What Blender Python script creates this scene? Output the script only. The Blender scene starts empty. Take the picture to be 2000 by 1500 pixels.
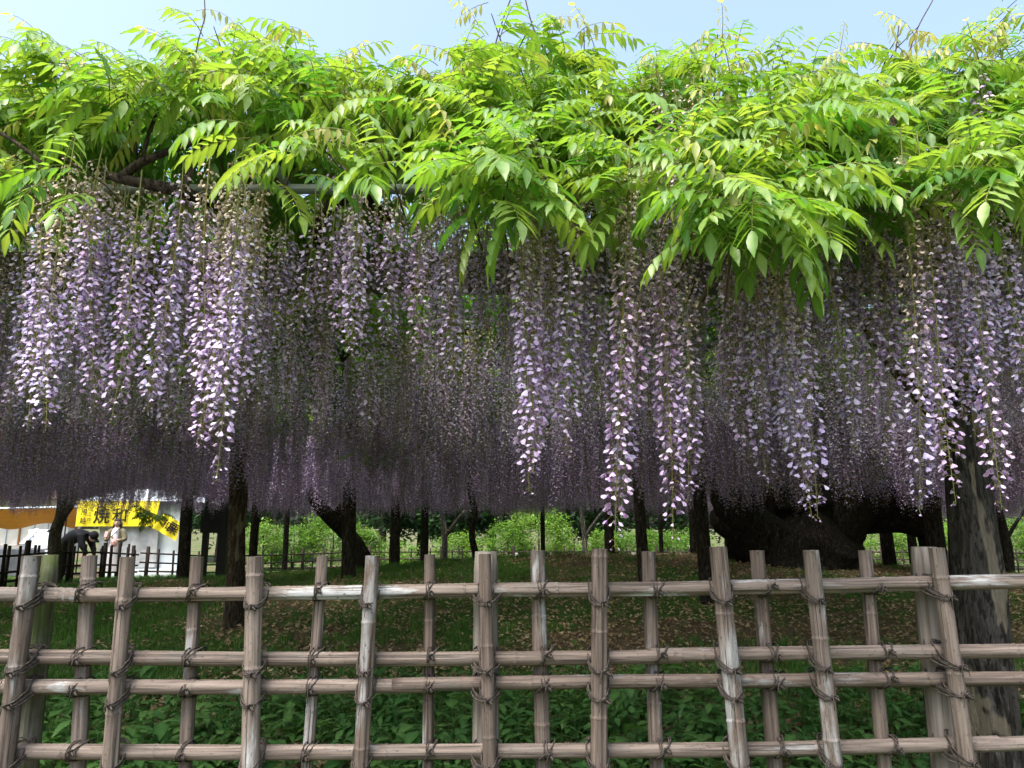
import bpy, math, random
import numpy as np
from mathutils import Vector, Matrix, Euler
from mathutils import noise as mnoise

random.seed(7)
rnd = random.random
def U(a, b): return a + (b - a) * random.random()
R = math.radians
SC = bpy.context.scene
COL = SC.collection

# ------------------------------------------------------------------ camera
CAM_H, PITCH, FPX = 1.5, R(11.0), 1444.0
cam = bpy.data.cameras.new('camera')
cam.sensor_width = 36.0
cam.lens = FPX / 2000.0 * 36.0
cam.clip_start, cam.clip_end = 0.05, 3000.0
cam_o = bpy.data.objects.new('camera', cam)
cam_o.location = (0, 0, CAM_H)
cam_o.rotation_euler = (R(90) + PITCH, 0, 0)
COL.objects.link(cam_o)
SC.camera = cam_o
SC.render.resolution_x, SC.render.resolution_y = 1024, 768

# ------------------------------------------------------------------ sky, sun, exposure
SUN_EL, SUN_AZ = R(63), R(-146)          # bright haze; sun high, to the left and a little behind the viewer
world = bpy.data.worlds.new('World')
SC.world = world
world.use_nodes = True
wn = world.node_tree.nodes; wl = world.node_tree.links
wn.clear()
sky = wn.new('ShaderNodeTexSky'); sky.sky_type = 'NISHITA'
sky.sun_disc = False
sky.sun_elevation, sky.sun_rotation = SUN_EL, SUN_AZ
sky.air_density, sky.dust_density, sky.ozone_density = 1.2, 6.5, 1.6
bg = wn.new('ShaderNodeBackground'); bg.inputs['Strength'].default_value = 0.15
wo = wn.new('ShaderNodeOutputWorld')
wl.new(sky.outputs['Color'], bg.inputs['Color']); wl.new(bg.outputs['Background'], wo.inputs['Surface'])
sun = bpy.data.lights.new('sun', 'SUN')
sun.energy, sun.angle, sun.color = 1.1, R(28), (1.0, 0.96, 0.9)
sun_o = bpy.data.objects.new('sun', sun)
sdir = Vector((math.sin(SUN_AZ) * math.cos(SUN_EL), math.cos(SUN_AZ) * math.cos(SUN_EL), math.sin(SUN_EL)))
sun_o.rotation_euler = sdir.to_track_quat('Z', 'Y').to_euler()
sun_o.location = sdir * 30
COL.objects.link(sun_o)
vs = SC.view_settings
vs.view_transform = 'Standard'; vs.look = 'None'; vs.gamma = 1.0; vs.use_curve_mapping = False
vs.exposure = 1.65
cy = SC.cycles
cy.use_denoising = True
try: cy.denoiser = 'OPENIMAGEDENOISE'
except Exception: pass
cy.max_bounces, cy.diffuse_bounces, cy.glossy_bounces, cy.transmission_bounces = 8, 4, 2, 5
cy.caustics_reflective = cy.caustics_refractive = False
SC.render.engine = 'CYCLES'

# ------------------------------------------------------------------ helpers
def ray(px, py):
    xc = (px - 1000.0) / FPX; v = (750.0 - py) / FPX
    return Vector((xc, math.cos(PITCH) - v * math.sin(PITCH), math.sin(PITCH) + v * math.cos(PITCH)))
def P(px, py, Y):                        # the point at distance Y along the view of one spot of the photograph
    r = ray(px, py); return Vector((0, 0, CAM_H)) + r * (Y / r.y)
def PXM(Y): return Y / FPX               # metres for a pixel at distance Y
def pix(p):                              # where a point shows
    d = Vector(p) - Vector((0, 0, CAM_H))
    f = d.y * math.cos(PITCH) + d.z * math.sin(PITCH); u = -d.y * math.sin(PITCH) + d.z * math.cos(PITCH)
    return 1000 + FPX * d.x / f, 750 - FPX * u / f
def sm(a, b, x):
    t = min(1, max(0, (x - a) / (b - a))); return t * t * (3 - 2 * t)
def lerp(a, b, t): return a + (b - a) * t
def interp(tab, x):
    return float(np.interp(x, [t[0] for t in tab], [t[1] for t in tab]))

class MB:
    def __init__(s): s.v = []; s.f = []; s.m = []; s.c = []; s.col = (1, 1, 1, 1); s.mi = 0
    def vert(s, p): s.v.append(tuple(p)); s.c.append(s.col); return len(s.v) - 1
    def face(s, *i): s.f.append(i); s.m.append(s.mi)
    def tube(s, pts, rad, seg=8, cap=True, squash=None, offs=None):
        pts = [Vector(p) for p in pts]; n = len(pts)
        if not hasattr(rad, '__len__'): rad = [rad] * n
        t = (pts[1] - pts[0]).normalized()
        a = Vector((1, 0, 0)) if abs(t.x) < 0.8 else Vector((0, 1, 0))
        u = (a - t * a.dot(t)).normalized()
        rings = []
        for i in range(n):
            tt = (pts[min(i + 1, n - 1)] - pts[max(i - 1, 0)])
            if tt.length > 1e-9: t = tt.normalized()
            u = (u - t * u.dot(t)).normalized(); w = t.cross(u)
            ring = []
            for k in range(seg):
                an = 2 * math.pi * k / seg
                r = rad[i]
                if offs: r *= offs(i, k)
                ring.append(s.vert(pts[i] + u * math.cos(an) * r + w * math.sin(an) * r))
            rings.append(ring)
        for i in range(n - 1):
            for k in range(seg):
                k2 = (k + 1) % seg
                s.face(rings[i][k], rings[i][k2], rings[i + 1][k2], rings[i + 1][k])
        if cap:
            s.face(*reversed(rings[0])); s.face(*rings[-1])
        return rings
    def box(s, c, size, rot=None):
        c = Vector(c); h = Vector(size) * 0.5; M = rot or Matrix.Identity(3)
        ids = []
        for z in (-1, 1):
            for y in (-1, 1):
                for x in (-1, 1):
                    ids.append(s.vert(c + M @ Vector((x * h.x, y * h.y, z * h.z))))
        for q in ((0, 2, 3, 1), (4, 5, 7, 6), (0, 1, 5, 4), (2, 6, 7, 3), (0, 4, 6, 2), (1, 3, 7, 5)):
            s.face(*[ids[i] for i in q])
    def beam(s, a, b, w, h):
        a = Vector(a); b = Vector(b); t = (b - a).normalized()
        up = Vector((0, 0, 1)) if abs(t.z) < 0.9 else Vector((0, 1, 0))
        sd = t.cross(up).normalized(); up = sd.cross(t)
        M = Matrix((t, sd, up)).transposed()
        s.box((a + b) / 2, ((b - a).length, w, h), M)
    def sheet(s, grid):
        ids = [[s.vert(p) for p in row] for row in grid]
        for i in range(len(ids) - 1):
            for j in range(len(ids[0]) - 1):
                s.face(ids[i][j], ids[i][j + 1], ids[i + 1][j + 1], ids[i + 1][j])
    def mesh(s, name, mats, smooth=True, colors=False):
        me = bpy.data.meshes.new(name)
        me.from_pydata(s.v, [], s.f)
        for m in (mats if isinstance(mats, (list, tuple)) else [mats]): me.materials.append(m)
        me.polygons.foreach_set('material_index', s.m)
        me.polygons.foreach_set('use_smooth', [smooth] * len(s.f))
        if colors:
            ca = me.color_attributes.new('col', 'FLOAT_COLOR', 'POINT')
            ca.data.foreach_set('color', [x for c in s.c for x in c])
        me.update(); return me

def link(name, data, parent=None, loc=None, rot=None, scale=None):
    o = bpy.data.objects.new(name, data); COL.objects.link(o)
    if parent is not None:
        o.parent = parent
        if parent.parent is None: o.matrix_parent_inverse = Matrix.Translation(-parent.location)
    if loc is not None: o.location = loc
    if rot is not None: o.rotation_euler = rot
    if scale is not None: o.scale = (scale,) * 3 if not hasattr(scale, '__len__') else scale
    return o
def tag(o, label=None, cat=None, group=None, kind=None):
    if label: o['label'] = label
    if cat: o['category'] = cat
    if group: o['group'] = group
    if kind: o['kind'] = kind
    return o
def thing(name, label, cat, loc, group=None):
    o = bpy.data.objects.new(name, None); o.empty_display_size = 0.1
    o.location = loc; COL.objects.link(o)
    return tag(o, label, cat, group)

# ------------------------------------------------------------------ materials
class NT:
    def __init__(s, name):
        s.mat = bpy.data.materials.new(name); s.mat.use_nodes = True
        s.t = s.mat.node_tree; s.t.nodes.clear()
        s.out = s.n('ShaderNodeOutputMaterial')
    def n(s, typ, **kw):
        nd = s.t.nodes.new(typ)
        for k, v in kw.items():
            if k.startswith('_'): setattr(nd, k[1:], v)
        return nd
    def set(s, sock, val):
        if isinstance(val, bpy.types.NodeSocket): s.t.links.new(val, sock)
        elif hasattr(val, '__len__') and sock.type == 'RGBA' and len(val) == 3: sock.default_value = (*val, 1)
        else: sock.default_value = val
    def tex(s, scale=(1, 1, 1), coord='Object'):
        c = s.n('ShaderNodeTexCoord'); m = s.n('ShaderNodeMapping')
        s.set(m.inputs['Vector'], c.outputs[coord]); m.inputs['Scale'].default_value = scale
        if coord == 'Object':            # every object gets its own stretch of the pattern
            oi = s.n('ShaderNodeObjectInfo'); mu = s.n('ShaderNodeMath', _operation='MULTIPLY')
            s.set(mu.inputs[0], oi.outputs['Random']); mu.inputs[1].default_value = 37.0
            s.set(m.inputs['Location'], mu.outputs[0])
        return m.outputs['Vector']
    def noise(s, vec, scale, detail=4, rough=0.55, dist=0.0):
        nd = s.n('ShaderNodeTexNoise'); s.set(nd.inputs['Vector'], vec)
        nd.inputs['Scale'].default_value = scale; nd.inputs['Detail'].default_value = detail
        nd.inputs['Roughness'].default_value = rough; nd.inputs['Distortion'].default_value = dist
        return nd.outputs['Fac']
    def ramp(s, fac, stops, interp='LINEAR'):
        nd = s.n('ShaderNodeValToRGB'); s.set(nd.inputs['Fac'], fac); cr = nd.color_ramp; cr.interpolation = interp
        while len(cr.elements) < len(stops): cr.elements.new(0.5)
        for e, (p, c) in zip(cr.elements, stops):
            e.position = p; e.color = (*c, 1) if hasattr(c, '__len__') else (c, c, c, 1)
        return nd.outputs['Color']
    def mix(s, fac, a, b, mode='MIX'):
        nd = s.n('ShaderNodeMix', _data_type='RGBA', _blend_type=mode)
        s.set(nd.inputs[0], fac); s.set(nd.inputs[6], a); s.set(nd.inputs[7], b)
        return nd.outputs[2]
    def rand(s): return s.n('ShaderNodeObjectInfo').outputs['Random']
    def attr(s, name): nd = s.n('ShaderNodeAttribute'); nd.attribute_name = name; return nd.outputs['Color']
    def math(s, op, a, b=0.0):
        nd = s.n('ShaderNodeMath', _operation=op); s.set(nd.inputs[0], a); s.set(nd.inputs[1], b); return nd.outputs[0]
    def bsdf(s, color, rough=0.7, spec=0.3, bump=None, bstr=0.3, bdist=0.01, metal=0.0, sheen=0.0):
        b = s.n('ShaderNodeBsdfPrincipled'); s.set(b.inputs['Base Color'], color); s.set(b.inputs['Roughness'], rough)
        b.inputs['Specular IOR Level'].default_value = spec; b.inputs['Metallic'].default_value = metal
        if sheen: b.inputs['Sheen Weight'].default_value = sheen
        if bump is not None:
            bp = s.n('ShaderNodeBump'); bp.inputs['Strength'].default_value = bstr; bp.inputs['Distance'].default_value = bdist
            s.set(bp.inputs['Height'], bump); s.set(b.inputs['Normal'], bp.outputs['Normal'])
        return b.outputs['BSDF']
    def done(s, sh): s.t.links.new(sh, s.out.inputs['Surface']); return s.mat
    def trans(s, sh, color, fac):
        tr = s.n('ShaderNodeBsdfTranslucent'); s.set(tr.inputs['Color'], color)
        m = s.n('ShaderNodeMixShader'); s.set(m.inputs['Fac'], fac)
        s.t.links.new(sh, m.inputs[1]); s.t.links.new(tr.outputs['BSDF'], m.inputs[2]); return m.outputs[0]

def plain(name, color, rough=0.7, spec=0.3, var=0.25, scale=6.0, metal=0.0, bump=0.0):
    t = NT(name); v = t.tex(); nz = t.noise(v, scale)
    lo = tuple(c * (1 - var) for c in color); hi = tuple(min(1, c * (1 + var)) for c in color)
    c = t.ramp(nz, [(0.3, lo), (0.7, hi)])
    return t.done(t.bsdf(c, rough, spec, nz if bump else None, bump, 0.01, metal))

def leaf_mat(name, a, b, ta, tb, fac=0.45, rough=0.42, spec=0.4):
    t = NT(name); r = t.rand(); sh = t.attr('col')
    nz = t.noise(t.tex(coord='Generated'), 9.0, 4, .6)
    c = t.mix(r, a, b); c = t.mix(1.0, c, sh, 'MULTIPLY'); c = t.mix(1.0, c, t.ramp(nz, [(0.3, (.72, .78, .8)), (0.7, (1.2, 1.12, 1.1))]), 'MULTIPLY')
    tc = t.mix(r, ta, tb); tc = t.mix(1.0, tc, sh, 'MULTIPLY')
    return t.done(t.trans(t.bsdf(c, rough, spec), tc, fac))

M = {}
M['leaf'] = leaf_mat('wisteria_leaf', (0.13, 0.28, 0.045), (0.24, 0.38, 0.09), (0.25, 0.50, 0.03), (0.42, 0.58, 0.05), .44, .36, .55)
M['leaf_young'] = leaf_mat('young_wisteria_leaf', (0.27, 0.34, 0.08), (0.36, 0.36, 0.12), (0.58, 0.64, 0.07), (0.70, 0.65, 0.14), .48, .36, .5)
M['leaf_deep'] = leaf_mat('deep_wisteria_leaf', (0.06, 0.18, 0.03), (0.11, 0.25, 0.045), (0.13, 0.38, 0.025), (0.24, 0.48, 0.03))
M['weed'] = leaf_mat('weed_leaf', (0.065, 0.185, 0.05), (0.14, 0.29, 0.08), (0.10, 0.30, 0.03), (0.22, 0.42, 0.07), 0.3, 0.42)
M['grass'] = leaf_mat('grass_blade', (0.06, 0.165, 0.034), (0.12, 0.245, 0.045), (0.1, 0.27, 0.04), (0.18, 0.35, 0.05), 0.3, 0.6)
M['litter'] = leaf_mat('dry_leaf', (0.24, 0.15, 0.08), (0.55, 0.43, 0.28), (0.3, 0.2, 0.1), (0.4, 0.3, 0.18), 0.15, 0.8)
M['shrub'] = leaf_mat('shrub_leaf', (0.07, 0.17, 0.02), (0.13, 0.26, 0.035), (0.2, 0.4, 0.03), (0.3, 0.5, 0.05), 0.35, 0.5)
M['tree_leaf'] = leaf_mat('tree_leaf', (0.018, 0.055, 0.018), (0.035, 0.085, 0.022), (0.03, 0.1, 0.02), (0.06, 0.16, 0.03), 0.25, 0.5)

def petal_mat():
    t = NT('wisteria_petal'); r = t.rand(); c = t.attr('col')
    hs = t.n('ShaderNodeHueSaturation'); t.set(hs.inputs['Color'], c)
    h = t.math('MULTIPLY_ADD', r, 0.07); h.node.inputs[2].default_value = 0.465; t.set(hs.inputs['Hue'], h)
    r2 = t.math('FRACT', t.math('MULTIPLY', r, 17.0))
    v = t.math('MULTIPLY_ADD', r2, 0.3); v.node.inputs[2].default_value = 0.82; t.set(hs.inputs['Value'], v)
    cc = hs.outputs['Color']
    return t.done(t.trans(t.bsdf(cc, 0.55, 0.25), cc, 0.35))
M['petal'] = petal_mat()
M['stalk'] = leaf_mat('flower_stalk', (0.20, 0.24, 0.06), (0.28, 0.26, 0.08), (0.3, 0.34, 0.06), (0.35, 0.34, 0.08), 0.25)

def bamboo_mat(name, dark):
    t = NT(name)
    g = t.noise(t.tex((60, 60, 2.2)), 2.0, 5, 0.6)               # long grain
    pch = t.noise(t.tex((1, 1, 0.28)), 16.0, 5, 0.62, 0.6)        # flaking skin
    fine = t.noise(t.tex((1, 1, 0.5)), 120.0, 3)
    grey = t.ramp(g, [(0.30, (0.075, 0.068, 0.064)), (0.44, (0.17, 0.156, 0.150)), (0.56, (0.25, 0.233, 0.226)), (0.70, (0.40, 0.385, 0.38))])
    brown = t.ramp(g, [(0.3, (0.055, 0.038, 0.031)), (0.7, (0.19, 0.142, 0.120))])
    pale = t.ramp(g, [(0.3, (0.28, 0.275, 0.28)), (0.7, (0.46, 0.455, 0.47))])
    r = t.rand()
    c = t.mix(t.ramp(t.math('ADD', pch, t.math('MULTIPLY_ADD', r, 0.14)), [(0.63, 0), (0.67, 1)]), grey, brown)
    pch2 = t.noise(t.tex((1.2, 1.2, 0.22)), 11.0, 5, 0.65, 0.4)
    flk = t.math('MULTIPLY', t.math('SUBTRACT', t.math('FRACT', t.math('MULTIPLY', r, 7.3)), .6), .16)
    c = t.mix(t.ramp(t.math('ADD', pch2, flk), [(0.57, 0), (0.66, .6)]), c, pale)
    lines = t.noise(t.tex((85, 85, 1.1)), 2.0, 3, 0.5)
    c = t.mix(t.ramp(lines, [(0.36, 0.9), (0.41, 0.0)]), c, (0.035, 0.028, 0.024))
    specks = t.ramp(fine, [(0.62, 0), (0.68, 0.8)])
    c = t.mix(specks, c, (0.05, 0.04, 0.035))
    blot = t.ramp(t.noise(t.tex((1, 1, 0.6)), 7.0, 4, 0.7), [(0.54, 0), (0.68, 0.7)])
    c = t.mix(blot, c, (0.10, 0.085, 0.075))
    c = t.mix(1.0, c, t.ramp(t.math('FRACT', t.math('MULTIPLY', r, 13.7)), [(0, (.72, .68, .66)), (.5, (1.0, .98, .96)), (1, (1.22, 1.24, 1.26))]), 'MULTIPLY')
    c = t.mix(1.0, c, dark, 'MULTIPLY')
    return t.done(t.bsdf(c, 0.72, 0.25, t.math('ADD', g, pch), 0.5, 0.004))
M['bamboo'] = bamboo_mat('weathered_bamboo', (1.14, 1.29, 1.33))
M['old_rail'] = bamboo_mat('dark_weathered_pole', (0.32, 0.31, 0.30))

def post_mat(name, moss):
    t = NT(name); g = t.noise(t.tex((30, 30, 1.0)), 2.5, 5, 0.6, 0.5)
    c = t.ramp(g, [(0.3, (0.075, 0.065, 0.055)), (0.5, (0.16, 0.145, 0.125)), (0.7, (0.25, 0.23, 0.205))])
    if moss:
        m = t.noise(t.tex((1, 1, 0.5)), 11.0, 6, .65)
        c = t.mix(t.ramp(m, [(0.42, 0.1), (0.60, 0.95)]), c, t.ramp(g, [(0.3, (0.032, 0.05, 0.013)), (0.7, (0.095, 0.125, 0.045))]))
    return t.done(t.bsdf(c, 0.85, 0.2, g, 0.6, 0.006))
M['post'] = post_mat('grey_post', False)
M['mossy'] = post_mat('mossy_post', True)

def bark_mat(name, a, b, pale=None, scale=1.0):
    t = NT(name); g = t.noise(t.tex((9 * scale, 9 * scale, 1.7 * scale)), 3.0, 8, 0.7, 1.2)
    c = t.ramp(g, [(0.38, a), (0.62, b)])
    crack = t.noise(t.tex((22, 22, 5.0)), 3.0, 5, 0.6, 0.6)
    c = t.mix(t.ramp(crack, [(0.40, 0.85), (0.5, 0.0)]), c, tuple(x * .5 for x in a))
    l = t.noise(t.tex((4, 4, 1.6)), 5.0, 4, 0.6)
    c = t.mix(t.ramp(l, [(0.58, 0), (0.68, 0.6)]), c, tuple(x * 1.9 + 0.02 for x in b))
    if pale:
        p = t.noise(t.tex((2.2, 2.2, 0.55)), 2.6, 4, 0.55, 0.5)
        c = t.mix(t.ramp(p, [(0.58, 0), (0.60, 1)]), c, t.ramp(crack, [(0.3, tuple(x * 0.6 for x in pale)), (0.7, pale)]))
    return t.done(t.bsdf(c, 0.9, 0.12, t.math('ADD', g, crack), 1.0, 0.04))
M['bark'] = bark_mat('peeling_bark', (0.035, 0.031, 0.027), (0.125, 0.116, 0.104), (0.33, 0.285, 0.215))
M['bark_strip'] = bark_mat('brown_bark_with_bare_strip', (0.045, 0.035, 0.027), (0.14, 0.11, 0.085), (0.30, 0.26, 0.19))
M['bark_grey'] = bark_mat('lit_look_grey_bark', (0.09, 0.08, 0.066), (0.24, 0.215, 0.18))  # colour brightened so a trunk in canopy shade looks lit
M['bark_dark'] = bark_mat('dark_bark', (0.013, 0.011, 0.010), (0.065, 0.057, 0.05))
M['bark_brown'] = bark_mat('brown_bark', (0.045, 0.035, 0.027), (0.14, 0.11, 0.085))
M['twig'] = plain('twig_bark', (0.085, 0.06, 0.045), 0.85, 0.2, 0.4, 30)
M['rope'] = plain('dark_palm_rope', (0.055, 0.048, 0.043), 0.95, 0.1, 0.6, 90)
M['steel'] = plain('green_grey_pipe', (0.12, 0.15, 0.14), 0.45, 0.5, 0.3, 5)
M['beam'] = plain('dark_grey_beam', (0.075, 0.072, 0.075), 0.6, 0.4, 0.3, 3)
M['postwood'] = bark_mat('trellis_post_wood', (0.022, 0.019, 0.017), (0.085, 0.075, 0.066))

# ------------------------------------------------------------------ ground
def ground(x, y):
    lift = 0.30 * sm(2.4, 4.3, y) * (1 - sm(17, 23, y))
    mound = 0.72 * math.exp(-(((x - 2.5) / 8.0) ** 2 + ((y - 13.2) / 5.2) ** 2)) * sm(2.4, 5, y)
    wob = 0.05 * mnoise.noise(Vector((x * 0.55, y * 0.55, 3.1))) * sm(2.5, 5, y) * (1 - sm(20, 26, y))
    return lift + mound + wob
def axis(lo, hi, step, far):
    a = list(np.arange(lo, hi + 1e-6, step)); out = []; s = step; x = lo
    while x > -far: s *= 1.5; x -= s; out.insert(0, x)
    tail = []; s = step; x = hi
    while x < far: s *= 1.5; x += s; tail.append(x)
    return out + a + tail
gx = axis(-18, 18, 0.3, 600); gy = axis(0, 32, 0.25, 600)
mb = MB(); mb.sheet([[(x, y, ground(x, y)) for x in gx] for y in gy])
t = NT('ground_soil')
co = t.tex(coord='Object')
n1 = t.noise(co, 0.55, 5, 0.6, 0.4); n2 = t.noise(co, 9.0, 5, 0.65); n3 = t.noise(co, 45.0, 4, 0.7)
soil = t.ramp(n3, [(0.3, (0.05, 0.038, 0.025)), (0.5, (0.14, 0.107, 0.07)), (0.72, (0.28, 0.22, 0.145))])
moss = t.ramp(n3, [(0.3, (0.028, 0.068, 0.016)), (0.7, (0.075, 0.16, 0.035))])
c = t.mix(t.ramp(t.math('MULTIPLY_ADD', n2, 0.35), [(0.0, 0), (1.0, 1)]), soil, soil)
fac = t.math('ADD', n1, t.math('MULTIPLY', t.math('SUBTRACT', n2, 0.5), 0.35))
c = t.mix(t.ramp(fac, [(0.46, 0), (0.56, 1)]), soil, moss)
M['ground'] = t.done(t.bsdf(c, 0.95, 0.1, t.math('ADD', n2, n3), 0.6, 0.03))
g_o = link('ground', mb.mesh('ground', M['ground'])); tag(g_o, 'earth mound with dry leaf litter and dark green grass', kind='structure')

# ------------------------------------------------------------------ scatter (only for uncountable stuff)
TEMPL = {}
def template(mesh):
    if mesh.name not in TEMPL: TEMPL[mesh.name] = bpy.data.objects.new('template', mesh)
    return TEMPL[mesh.name]
def scatter(name, meshes, items, parent=None, label=None):
    """items: (variant, location, euler, scale); one stuff object whose pieces are instanced by geometry nodes"""
    me = bpy.data.meshes.new(name); me.from_pydata([tuple(i[1]) for i in items], [], [])
    a = me.attributes.new('rot', 'FLOAT_VECTOR', 'POINT'); a.data.foreach_set('vector', [x for i in items for x in i[2]])
    a = me.attributes.new('size', 'FLOAT', 'POINT'); a.data.foreach_set('value', [float(i[3]) for i in items])
    a = me.attributes.new('kind', 'INT', 'POINT'); a.data.foreach_set('value', [int(i[0]) for i in items])
    o = link(name, me, parent); tag(o, label, kind='stuff')
    ng = bpy.data.node_groups.new(name + '_nodes', 'GeometryNodeTree')
    ng.interface.new_socket('Geometry', in_out='INPUT', socket_type='NodeSocketGeometry')
    ng.interface.new_socket('Geometry', in_out='OUTPUT', socket_type='NodeSocketGeometry')
    N, L = ng.nodes, ng.links
    gi = N.new('NodeGroupInput'); go = N.new('NodeGroupOutput'); jn = N.new('GeometryNodeJoinGeometry')
    def named(nm, typ):
        nd = N.new('GeometryNodeInputNamedAttribute'); nd.data_type = typ; nd.inputs['Name'].default_value = nm
        return nd.outputs['Attribute']
    rot, size, kind = named('rot', 'FLOAT_VECTOR'), named('size', 'FLOAT'), named('kind', 'INT')
    for k, m in enumerate(meshes):
        oi = N.new('GeometryNodeObjectInfo'); oi.inputs['Object'].default_value = template(m)
        cp = N.new('FunctionNodeCompare'); cp.data_type = 'INT'; cp.operation = 'EQUAL'
        ins = [i for i in cp.inputs if i.type == 'INT']
        L.new(kind, ins[0]); ins[1].default_value = k
        ip = N.new('GeometryNodeInstanceOnPoints')
        L.new(gi.outputs[0], ip.inputs['Points']); L.new(cp.outputs[0], ip.inputs['Selection'])
        L.new(oi.outputs['Geometry'], ip.inputs['Instance'])
        L.new(rot, ip.inputs['Rotation']); L.new(size, ip.inputs['Scale'])
        L.new(ip.outputs[0], jn.inputs[0])
    L.new(jn.outputs[0], go.inputs[0])
    md = o.modifiers.new('scatter', 'NODES'); md.node_group = ng
    return o

# ------------------------------------------------------------------ compound leaves
def add_leaflet(mb, base, d, up, Ln, W, droop, fold, wave, seed):
    d = d.normalized(); n = (up - d * up.dot(d)).normalized(); b = d.cross(n)
    S = (0, .16, .38, .62, .82, 1.0); H = (.10, .62, 1.0, .80, .36, 0.0)
    rows = []
    for s, h in zip(S, H):
        c = base + d * (Ln * s) - n * (droop * Ln * s * s)
        w = W * 0.5 * h; wv = wave * math.sin(s * 11 + seed) * W
        mb.col = (0.82, 0.82, 0.82, 1); l = mb.vert(c + b * w + n * (fold * w + wv))
        mb.col = (1.15, 1.12, 1.1, 1); m = mb.vert(c)
        mb.col = (0.82, 0.82, 0.82, 1); r = mb.vert(c - b * w + n * (fold * w - wv))
        rows.append((l, m, r))
    for i in range(5):
        for k in (0, 1): mb.face(rows[i][k], rows[i][k + 1], rows[i + 1][k + 1], rows[i + 1][k])

def leaf_into(mb, M4, L, e0, drop, n_pair, leaflet, grav, seed, stalk_mi=1):
    rg = random.Random(seed)
    pts = []; p = Vector((0, 0, 0)); n = 9
    side = rg.uniform(-.35, .35)
    for i in range(n):
        pts.append(p.copy()); s = i / (n - 1)
        e = e0 - drop * s; y = side * s
        p += Vector((math.cos(e) * math.cos(y), math.cos(e) * math.sin(y), math.sin(e))) * (L / (n - 1))
    def at(s):
        q = s * (n - 1); i = min(int(q), n - 2); return pts[i].lerp(pts[i + 1], q - i), (pts[i + 1] - pts[i]).normalized()
    i0 = len(mb.v)
    mb.col = (1, 1, 1, 1); mb.mi = stalk_mi
    mb.tube(pts, [0.0022 - 0.0014 * i / (n - 1) for i in range(n)], 3, False)
    mb.mi = 0
    for k in range(n_pair):
        s = 0.2 + 0.74 * k / (n_pair - 1)
        c, T = at(s)
        size = leaflet * (0.72 + 0.38 * math.sin(math.pi * (0.15 + 0.75 * s)))
        for sg in (-1, 1):
            sd = Vector((-T.y, T.x, 0)); sd = sd.normalized() * sg if sd.length > 1e-3 else Vector((0, sg, 0))
            d = sd * 0.8 + T * rg.uniform(.35, .7) + Vector((0, 0, -1)) * (grav * rg.uniform(.6, 1.3))
            up = Vector((0, 0, 1)) + sd * 0.15 + T * 0.25
            add_leaflet(mb, c, d, up, size * rg.uniform(.8, 1.15), size * rg.uniform(.26, .34), rg.uniform(.05, .28), rg.uniform(.1, .45), rg.uniform(.03, .10), rg.uniform(0, 6))
    c, T = at(1.0)
    add_leaflet(mb, c, T + Vector((0, 0, -.3 * grav)), Vector((0, 0, 1)) + T * .3, leaflet * 1.05, leaflet * .38, .15, .3, .06, 1.0)
    if M4 is not None:
        for i in range(i0, len(mb.v)): mb.v[i] = tuple(M4 @ Vector(mb.v[i]))

LEAF = {'leaf': [], 'leaf_deep': [], 'leaf_young': []}
for kind in LEAF:
    for i in range(7):
        mb = MB()
        e0 = R((45, 20, 0, -20, -45, 60, 5)[i]); drop = R((75, 60, 50, 42, 30, 95, 70)[i])
        if kind == 'leaf_young': leaf_into(mb, None, U(.15, .2), e0 + .3, drop, 5, U(.05, .062), U(1.2, 2.0), i + 50)
        else: leaf_into(mb, None, U(.20, .26), e0, drop, 6, U(.068, .085), U(.15, .75), i + (0 if kind == 'leaf' else 20))
        LEAF[kind].append(mb.mesh('compound_' + kind, [M[kind], M['stalk']], True, True))
KINDS = ['leaf', 'leaf_deep', 'leaf_young']
LEAFMESH = [m for k in KINDS for m in LEAF[k]]      # scatter index = kind * 7 + variant
def canopy_clump(i):
    mb = MB()
    for k in range(15):
        a = U(0, 6.28); r = math.sqrt(rnd()) * .34
        e0 = R(U(-40, 45))
        leaf_into(mb, Matrix.Translation((r * math.cos(a), r * math.sin(a), U(-.14, .14))) @ Matrix.Rotation(U(0, 6.28), 4, 'Z'),
                  U(.24, .3), e0, R(70), 5, .095, U(.2, .7), i * 40 + k)
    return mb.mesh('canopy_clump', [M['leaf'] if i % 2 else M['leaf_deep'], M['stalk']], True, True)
CLUMPS = [canopy_clump(i) for i in range(4)]

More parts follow.
